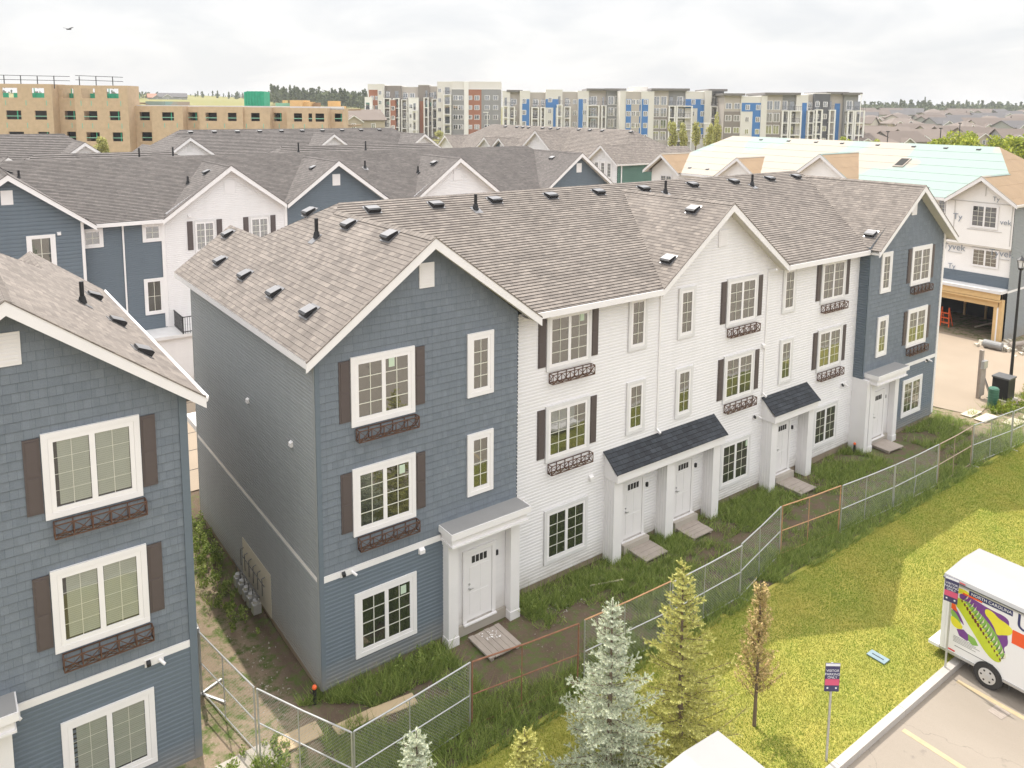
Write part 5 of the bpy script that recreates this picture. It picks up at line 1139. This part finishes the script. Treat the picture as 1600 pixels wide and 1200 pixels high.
def apartments(name, label, P0, zb, s, d, segs, px0, hy, roofcol='ap_white', depth=16):
    """segs: (px_a, px_b, setback, colour, py_top, plan); plan = list of columns ('w'|'t'|'s', px) or ('b', a, b) balconies"""
    root = thing(name, label, 'apartments', (P0[0], P0[1], zb), -YAW); X = lambda p: (p-px0)/s; zo = 15.22-zb; Z = lambda p, x: zo+(hy+.0083*(x-800)-p)/s
    fh = 3.0
    for a, b_, sb, col, pt, plan in segs:
        zt = Z(pt, (a+b_)/2); boxes(root, 'wall', col, [(X(a), sb, -6, X(b_), depth, zt)])
        cap_ = boxes(root, 'roof_edge', 'ap_trim' if plan and plan[0] == 'over' else 'ap_white', [(X(a)-(.6 if plan and plan[0] == 'over' else .03), sb-(1.0 if plan and plan[0] == 'over' else .05), zt-.02, X(b_)+(.6 if plan and plan[0] == 'over' else .03), depth, zt+(.55 if plan and plan[0] == 'over' else .12))])
        nf = int((zt-1.2)//fh)
        ztop = zt-2.6
        for it in plan:
            if it == 'over': continue
            if it[0] in 'wts':
                for k in range(nf):
                    zz = ztop-k*fh
                    if zz > 1: place({'w': FW, 't': FWt, 's': FWs}[it[0]], root, (X(it[1]), sb-.02, zz))
            elif it[0] == 'b':
                for k in range(nf):
                    zz = ztop-k*fh-1.25
                    if zz < .5: continue
                    x0, x1 = X(it[1]), X(it[2]); m_ = MB(); m_.box(x0, sb-1.8, zz-.25, x1, sb, zz)
                    for xx in (x0, x1-.35): m_.box(xx, sb-1.8, zz-fh+.02, xx+.35, sb-1.45, zz-.25) if k < nf else None
                    bo = m_.build('balcony', 'ap_white', root); r_ = MB(); r_.box(x0+.05, sb-1.78, zz+.95, x1-.05, sb-1.72, zz+1.02)
                    for xx in np.arange(x0+.2, x1, .45): r_.box(xx, sb-1.77, zz, xx+.05, sb-1.73, zz+.95)
                    r_.build('railing', 'ap_dark', bo); q = MB(); q.face([(x0+.4, sb-.03, zz+.05), (x1-.5, sb-.03, zz+.05), (x1-.5, sb-.03, zz+2.2), (x0+.4, sb-.03, zz+2.2)]); q.build('balcony_door', 'glass_far', bo)
            elif it[0] == 'p':   # coloured panel from px a..b, py top..bottom
                boxes(root, 'panel', it[1], [(X(it[2]), sb-.05, max(-.5, Z(it[5], it[2])), X(it[3]), sb-.004, Z(it[4], it[2]))])
    return root
s = 5.0
P = lambda px, py, d: None
def fpos(px, d):   # ground point of a column of the distant skyline, metres along the view
    k = (px-800)/1232.94
    return (-7.341+d*(.596+.803*k), -18.06+d*(.803-.596*k))
P0 = fpos(568, 247)
apartments('apartment_block', 'grey brown and rust five storey apartment block with tall white corner tower', P0, 5.2, 5.0, 247, [
    (568, 580, 2.0, 'ap_white', 152, [('b', 568, 578)]), (574, 590, 3.0, 'ap_rust', 140, [('s', 579), ('s', 586)]), (588, 598, 2.5, 'ap_cream', 132, [('s', 592)]), (572, 594, 3.2, 'ap_cream', 132, []),
    (597, 624, 4.2, 'ap_brown', 134, [('b', 597, 608), ('s', 603), ('b', 612, 622)]), (608, 616, 2.2, 'ap_rust', 156, [('s', 612)]), (624, 650, 5.0, 'ap_tan', 136, [('b', 624, 634), ('w', 630), ('w', 641)]), (636, 652, 2.4, 'ap_white', 153, [('s', 640), ('b', 642, 650)]), (651, 668, 3.8, 'ap_brown', 133, [('p', 'ap_rust', 653, 659, 158, 208), ('b', 660, 668)]),
    (666, 682, 5.0, 'ap_tan', 135, [('w', 671), ('b', 672, 681)]), (682, 706, 1.0, 'ap_cream', 128.5, [('b', 692, 704), ('s', 686)]), (705, 725, .2, 'ap_grey', 140, [('w', 711), ('w', 719)]), (724, 731, .0, 'ap_white', 129, []), (731, 751, .2, 'ap_rust', 140, [('s', 734), ('w', 744)]),
    (751, 781, .2, 'ap_grey', 140, [('w', 760), ('w', 773)]), (705, 781, .5, 'ap_cream', 128.5, [])], 568, 166.4)
P0 = fpos(785, 212)
apartments('apartment_block', 'cream apartment block with blue panels and white balconies, left part of the long one', P0, 4.2, 5.8, 212, [
    (783, 795, 1.2, 'ap_cream', 143, [('b', 784, 793)]), (793, 811, 2.0, 'ap_tan', 144, ['over', ('b', 793, 803), ('w', 801)]), (810, 826, .4, 'ap_cream', 143, [('p', 'ap_blue', 814, 825, 155, 215), ('s', 817)]), (826, 851, 1.8, 'ap_tan', 145, [('b', 828, 840), ('b', 842, 850), ('w', 835), ('s', 846)]), (850, 876, .4, 'ap_cream', 141, [('p', 'ap_blue', 850, 870, 155, 168), ('p', 'ap_blue', 862, 866, 168, 215), ('s', 857), ('b', 867, 876)]),
    (876, 901, 1.6, 'ap_tan', 144, [('b', 878, 889), ('s', 885), ('s', 896)]), (900, 917, .5, 'ap_cream', 143, [('p', 'ap_blue', 901, 908, 155, 215), ('s', 911)]), (917, 946, 1.2, 'ap_tan', 142, ['over', ('b', 914, 933), ('t', 925), ('b', 936, 944)]), (944, 970, .2, 'ap_grey', 142, ['over', ('t', 951), ('t', 961)])], 785, 166.4)
P0 = fpos(968, 205)
apartments('apartment_block', 'cream and blue apartment block with dark overhanging roofs, middle part of the long one', P0, 4.0, 6.0, 205, [
    (966, 976, .6, 'ap_cream', 143, []), (975, 999, .4, 'ap_tan', 144, [('p', 'ap_blue', 975, 983, 155, 215), ('s', 979), ('s', 987), ('s', 994), ('p', 'ap_blue', 996, 999, 155, 215)]), (998, 1018, .0, 'ap_cream', 144, [('p', 'ap_blue', 999, 1009, 155, 215), ('s', 1005)]), (990, 1014, 6, 'ap_cream', 136, []), (1017, 1041, .8, 'ap_tan', 142, ['over', ('t', 1023), ('t', 1034), ('p', 'ap_brown', 1018, 1040, 170, 215)]),
    (1041, 1070, 1.8, 'ap_grey', 142, ['over', ('b', 1041, 1052), ('b', 1053, 1078), ('t', 1060)]), (1068, 1100, 1.2, 'ap_cream', 144, [('p', 'ap_blue', 1068, 1098, 155, 169), ('p', 'ap_blue', 1087, 1098, 169, 215), ('s', 1080), ('s', 1095)]), (1097, 1107, .2, 'ap_cream', 143, []), (1106, 1128, 1.6, 'ap_grey', 143, ['over', ('b', 1105, 1117), ('b', 1118, 1136), ('t', 1113)])], 968, 166.4)
P0 = fpos(1128, 198)
apartments('apartment_block', 'grey and blue apartment block with glazed top corners, right part of the long one', P0, 3.6, 6.1, 198, [
    (1128, 1154, .8, 'ap_tan', 150, ['over', ('w', 1135), ('w', 1148), ('p', 'ap_brown', 1128, 1153, 174, 220)]), (1153, 1184, .3, 'ap_cream', 152, [('p', 'ap_blue', 1154, 1183, 161, 174), ('p', 'ap_blue', 1171, 1183, 174, 220), ('s', 1163), ('s', 1179)]), (1183, 1192, .0, 'ap_cream', 151, []), (1191, 1216, .5, 'ap_tan', 149, ['over', ('t', 1197), ('t', 1208), ('p', 'ap_brown', 1192, 1214, 175, 220)]), (1215, 1240, 1.6, 'ap_grey', 149, ['over', ('b', 1215, 1226), ('b', 1227, 1245), ('t', 1221)]),
    (1238, 1256, .9, 'ap_cream', 150, [('p', 'ap_blue', 1247, 1254, 161, 220)]), (1254, 1266, 1.4, 'ap_tan', 149, [('b', 1254, 1264), ('s', 1260)]), (1264, 1288, .4, 'ap_dark', 147.5, [('b', 1264, 1274), ('s', 1269), ('s', 1281)]), (1286, 1312, 1.4, 'ap_tan', 148, ['over', ('b', 1286, 1296), ('p', 'ap_blue', 1298, 1306, 162, 220)]), (1310, 1331, .6, 'ap_grey', 149, ['over', ('b', 1312, 1322), ('b', 1323, 1338), ('t', 1318)])], 1128, 166.4)

# ---------------- suburb, trees and lamps in the distance ----------------
for nm, c in dict(h_tan=(.42, .36, .28), h_grey=(.32, .32, .29), h_sage=(.38, .38, .31), h_cream=(.55, .50, .42), h_brown=(.24, .18, .14), h_roof=(.13, .10, .082), h_roof2=(.165, .13, .108), h_roof3=(.095, .088, .088)).items(): M[nm] = plain(nm, c, .85, 0, .1, .4)
def house(label, loc, rz, w, d, h, wall, roof, style='gable', group=None, wins=2, name='house'):
    root = thing(name, label, 'house', loc, rz, group); rh = d*.26 if style == 'gable' else d*.24
    b = MB(); b.box(-w/2, -d/2, -3, w/2, d/2, h)
    if style == 'gable': b.face([(-w/2, -d/2, h), (-w/2, 0, h+rh), (-w/2, d/2, h)]); b.face([(w/2, -d/2, h), (w/2, 0, h+rh), (w/2, d/2, h)])
    gw = w*.36; gx = -w*.2; b.prism([(gx-gw/2, -d/2-1.2, -3), (gx+gw/2, -d/2-1.2, -3), (gx+gw/2, -d/2-1.2, h-.4), (gx, -d/2-1.2, h-.4+gw*.32), (gx-gw/2, -d/2-1.2, h-.4)], (0, 1.3, 0)); b.build('wall', wall, root)
    r = MB(); o = .5; z0 = h-.1
    if style == 'gable':
        for sg in (1, -1): r.prism([(-w/2-o, sg*(d/2+o), z0-.12), (w/2+o, sg*(d/2+o), z0-.12), (w/2+o, 0, h+rh), (-w/2-o, 0, h+rh)], (0, 0, .18))
    else:
        k = w/2-d/2; k = max(k, .5)
        A = [(-w/2-o, -d/2-o, z0), (w/2+o, -d/2-o, z0), (w/2+o, d/2+o, z0), (-w/2-o, d/2+o, z0)]; T0, T1 = (-k, 0, h+rh), (k, 0, h+rh)
        r.face([A[0], A[1], T1, T0]); r.face([A[1], A[2], T1]); r.face([A[2], A[3], T0, T1]); r.face([A[3], A[0], T0]); r.face(A[::-1])
    for sg in (1, -1): r.prism([(gx+sg*(gw/2+.3), -d/2-1.6, h-.55), (gx, -d/2-1.6, h-.35+gw*.32), (gx, -d*.12, h-.35+gw*.32), (gx+sg*(gw/2+.3), -d*.12, h-.55)], (0, 0, .15))
    r.build('roof', roof, root)
    fa = MB()
    for sg in (1, -1): fa.bar((gx+sg*(gw/2+.3), -d/2-1.62, h-.6), (gx, -d/2-1.62, h-.38+gw*.32), .06, .22)
    fa.build('fascia', 'ap_white', root)
    for x, y in ((gx, -d/2-1.23), (w*.25, -d/2-.02), (w*.4, -d/2-.02))[:wins+1]: place(FWs, root, (x, y, h-1.5))
    for x in (-d*.2, d*.2): place(FWs, root, (-w/2-.02, x, h-1.4), -math.pi/2)
    return root
random.seed(21)
H_ = [ (1352, 165, 191, 'h_tan', 'h_roof', 'gable', .2), (1378, 160, 186, 'h_grey', 'h_roof2', 'gable', -.1), (1403, 175, 188, 'h_tan', 'h_roof', 'hip', .3), (1432, 150, 205, 'h_sage', 'h_roof2', 'gable', .1), (1425, 185, 184, 'h_tan', 'h_roof', 'gable', -.3), (1462, 170, 192, 'h_cream', 'h_roof2', 'gable', .2),
      (1490, 165, 196, 'h_brown', 'h_roof', 'gable', .0), (1520, 160, 198, 'h_tan', 'h_roof', 'gable', .2), (1550, 160, 197, 'h_sage', 'h_roof', 'hip', .1), (1583, 155, 200, 'h_grey', 'h_roof', 'gable', -.1), (1500, 210, 183, 'h_tan', 'h_roof2', 'hip', .3), (1535, 215, 183, 'h_cream', 'h_roof', 'gable', .0), (1575, 210, 186, 'h_grey', 'h_roof3', 'gable', .4),
      (1395, 230, 181, 'h_tan', 'h_roof2', 'hip', .1), (1450, 240, 180, 'h_grey', 'h_roof', 'gable', .4), (1358, 140, 205, 'h_cream', 'h_roof2', 'hip', -.2), (1400, 142, 212, 'h_sage', 'h_roof', 'gable', .3)]
hl = ['tan gabled house just right of the last apartment block', 'grey gabled house with two small windows right of the apartments', 'tan hip roofed house in the second suburb row', 'sage green house with two narrow windows in the front suburb row', 'tan gable between the apartments and the far woods', 'cream house amid brown roofs in the suburb',
      'dark brown gabled house behind the bright trees', 'tan house behind the bright trees, third from the right edge', 'sage house under a long hip roof near the right edge', 'grey house at the right edge behind the bright trees', 'tan hip roofed house far back in the suburb', 'cream gabled house far back in the suburb', 'grey dark roofed house far back at the right edge',
      'tan hip roofed house at the back beside the apartments', 'grey house at the back below the tall lone spruces', 'cream hip roofed house lowest beside the apartments', 'sage house with porch gable nearest behind the mint roof']
for (px, d, py, wc, rc, st, rz), lb in zip(H_, hl):
    d *= 1.42; x, y = fpos(px, d); house(lb, (x, y, float(gz(x, y))), -YAW+rz, random.uniform(10, 13), 9, 5.4, wc, rc, st)
ORD = ['first', 'second', 'third', 'fourth', 'fifth', 'sixth', 'seventh', 'eighth', 'ninth']
protos = []
for ri, d in enumerate((330, 365, 405, 450, 500)):
    n = 0; px = 1338+(ri*17) % 30
    while px < 1640:
        x, y = fpos(px, d); z = float(gz(x, y)); lb = f'small far suburb house, {ORD[ri]} far row from the front, {ORD[n]} from the left'
        if len(protos) < 4: o = house(lb, (x, y, z), -YAW, 12+len(protos), 9.5, 5.2, *(('h_cream', 'h_roof', 'gable'), ('h_tan', 'h_roof2', 'hip'), ('h_grey', 'h_roof3', 'gable'), ('h_sage', 'h_roof', 'gable'))[len(protos)], 'small far suburb houses', 2); protos.append(o)
        else: o = copytree(protos[(n*3+ri) % 4]); o.location = (x, y, z); o['label'] = lb
        o.rotation_euler.z = -YAW+random.uniform(-.8, .8); n += 1; px += 18500/d*random.uniform(.8, 1.2)
for px, d, py, lb in ((536, 205, 172, 'white gabled house left of the apartments behind the timber building'), (556, 200, 172, 'tan roofed house tucked against the left side of the apartments'), (256, 520, 147, 'small red roofed farm building on the far hill'), (272, 520, 146, 'grey barn on the far hill')):
    x, y = fpos(px, d); zt = 15.22+(166.4+.0083*(px-800)-py)/1232.94*d
    house(lb, (x, y, zt-7.3), -YAW+.5, 12 if d < 300 else 17, 9, 5, 'ap_white' if 'white' in lb else ('h_tan' if 'tan' in lb else 'h_grey'), 'h_roof2' if d < 300 else ('ap_rust' if 'red' in lb else 'h_roof3'), 'gable', None, 1)
T = [('pale young tree before the timber building', 160, 97, 213, 1.2, 'dry_leaf', 3.2), ('bright yellow green tree at the right, widest of the group above the mint roof', 1495, 116, 203, 3.6, 'tree_leaf', 6), ('bright tree second from the right edge above the mint roof', 1548, 112, 207, 3.0, 'tree_leaf', 6), ('bright tree at the right edge above the wood roof', 1592, 106, 207, 3.2, 'tree_leaf', 6), ('small bright tree left of the bright group', 1462, 112, 214, 2.2, 'tree_leaf', 4.5), ('bright bush tree between the mint roof and the wood roof', 1522, 102, 215, 2.6, 'tree_leaf', 5),
     ('small yellow tree beside the right end of the apartments', 1317, 130, 212, 1.6, 'tree_leaf', 4), ('small yellow tree before the sage house', 1368, 130, 216, 1.6, 'tree_leaf', 4),
     ('pale slender tree before the apartments, first of the row', 1048, 118, 184, 1.0, 'dry_leaf', 6), ('pale slender tree before the apartments, second of the row', 1066, 118, 190, 1.0, 'dry_leaf', 6), ('pale slender tree before the apartments, third of the row', 1085, 118, 188, 1.0, 'dry_leaf', 6), ('pale slender tree before the apartments, fourth of the row', 1107, 118, 190, 1.1, 'dry_leaf', 6), ('pale slender tree before the apartments, fifth and tallest of the row', 1117, 116, 176, 1.0, 'dry_leaf', 7), ('young tree at the foot of the rust apartment block', 686, 230, 200, 2.0, 'dry_leaf', 4)]
for lb, px, d, py, R, mt, H in T:
    x, y = fpos(px, d); zt = 15.22+(166.4+.0083*(px-800)-py)/1232.94*d; leafy('young_tree' if R < 2.1 else 'leafy_tree', lb, (x, y, zt-H), H, R, mt, 1500, .16 if R < 2.1 else .26)
for lb, px, d, py0, arm in (('white pole lamp before the rust apartment block', 760, 190, 175, 1), ('tall pole lamp at the right end of the apartments', 1338, 150, 148, 0), ('thin dark lamp pole in the suburb, left one', 1383, 118, 205, 0), ('thin dark lamp pole in the suburb, middle one', 1465, 118, 200, 0), ('thin dark lamp pole in the suburb, right one', 1494, 118, 192, 0), ('white double armed lamp pole before the middle apartments', 1104, 125, 192, 1)):
    x, y = fpos(px, d); z = 15.22+(166.4+.0083*(px-800)-py0)/1232.94*d; mt = 'ap_white' if 'white' in lb or px == 1338 else 'black'
    root = thing('street_lamp', lb, 'street lamp', (x, y, z-9)); b = MB(); b.tube((0, 0, -1), (0, 0, 9), .09, 6, .06); b.build('pole', mt, root); b = MB(); b.box(-1.2 if arm else -.3, -.1, 8.9, .3, .1, 9.05); b.build('lamp_head', mt, root)
# far woods: one mass
V = []
def wood(px0, px1, d0, d1, pyb, hmin, hmax, n, conif=.4):
    for i in range(n):
        px = random.uniform(px0, px1); d = random.uniform(d0, d1); x, y = fpos(px, d); z = 15.22-(pyb(px)-166.4-.0083*(px-800))/1232.94*d; H = random.uniform(hmin, hmax)
        m_ = 46
        if random.random() < conif:
            t = rng.random((m_, 1))**.8; a = rng.random((m_, 1))*6.28; r = H*.2*(1-t)*rng.uniform(.5, 1, (m_, 1)); p = np.concatenate([x+r*np.cos(a), y+r*np.sin(a), z+H*t*1.15], 1)
        else:
            q = rng.normal(size=(m_, 3)); q /= np.linalg.norm(q, axis=1)[:, None]; p = np.array([x, y, z+H*.55])+q*np.array([H*.38, H*.38, H*.42])*rng.uniform(.6, 1, (m_, 1))
        a = rng.normal(size=(m_, 3)); a /= np.linalg.norm(a, axis=1)[:, None]; b2 = np.cross(a, rng.normal(size=(m_, 3))); b2 /= np.linalg.norm(b2, axis=1)[:, None]; s_ = H*.11*rng.uniform(.6, 1.3, (m_, 1))
        V.append(np.stack([p-a*s_, p+b2*s_*.7, p+a*s_, p-b2*s_*.7], 1).reshape(-1, 3))
wood(1325, 1660, 560, 700, lambda p: 184-(p-1325)*.0, 8, 11.5, 520, .25); wood(860, 1330, 560, 700, lambda p: 178, 7, 10, 100, .3)
wood(425, 575, 420, 520, lambda p: 160+(p-425)*.06, 5.5, 8.5, 300, .75); wood(130, 250, 520, 640, lambda p: 163, 5, 8, 190, .5); wood(300, 425, 560, 640, lambda p: 158, 3.5, 6.5, 70, .8); wood(-60, 200, 560, 640, lambda p: 163, 6, 9, 200, .5)
o = tris('distant_woods', np.concatenate(V), 'far_leaf', None, 4); kind(o, 'stuff', 'hazy green woods along the far horizon', 'woods')
for px, py0, H, lb in ((1399, 156, 17, 'tall lone dark spruce above the far woods, leftmost'), (1437, 152, 18, 'tall lone dark spruce above the far woods, tallest'), (1432, 159, 14, 'dark spruce leaning on the tallest one above the far woods')):
    x, y = fpos(px, 540); z = 15.22+(166.4+.0083*(px-800)-py0)/1232.94*540-H; root = thing('spruce_tree', lb, 'tree', (x, y, z)); n = 500
    t = rng.random((n, 1))**.7; a = rng.random((n, 1))*6.28; r = H*.15*(1-t)*rng.uniform(.2, 1, (n, 1)); p = np.concatenate([r*np.cos(a), r*np.sin(a), H*(.08+.92*t)], 1); q = rng.normal(size=(n, 3)); q /= np.linalg.norm(q, axis=1)[:, None]
    tris('crown', np.stack([p-q*.5, p+np.roll(q, 1, 1)*.35, p+q*.5], 1).reshape(-1, 3), 'far_leaf', root); b = MB(); b.tube((0, 0, 0), (0, 0, H*.9), .2, 6, .05); b.build('trunk', 'bark', root)
# bright field strip and dark fence before the brown apartments
x0, y0 = fpos(640, 205); x1, y1 = fpos(700, 200); b = MB(); 
for k in range(30): t = k/29; b.bar((x0+(x1-x0)*t, y0+(y1-y0)*t, 4.2), (x0+(x1-x0)*t, y0+(y1-y0)*t, 6.4), .08)
for zz in (4.4, 6.3): b.bar((x0, y0, zz), (x1, y1, zz), .12)
tag(b.build('iron_fence', 'ap_dark'), 'dark railing fence at the foot of the brown apartments', 'fence')

# ---------------- thin summer haze ----------------
hz = MB(); hz.box(-1500, -600, -4, 2000, 2000, 26); m_ = bpy.data.materials.new('haze'); m_.use_nodes = True; t_ = m_.node_tree; t_.nodes.clear()
vo = t_.nodes.new('ShaderNodeVolumePrincipled'); vo.inputs['Color'].default_value = (.93, .95, 1, 1); vo.inputs['Density'].default_value = .00028; ou = t_.nodes.new('ShaderNodeOutputMaterial'); t_.links.new(vo.outputs[0], ou.inputs['Volume'])
kind(hz.build('haze', m_), 'stuff', 'thin pale summer haze over the distance', 'haze')
for p_ in PROTO: kill(p_)
for m_ in list(bpy.data.meshes):
    if m_.users == 0: bpy.data.meshes.remove(m_)
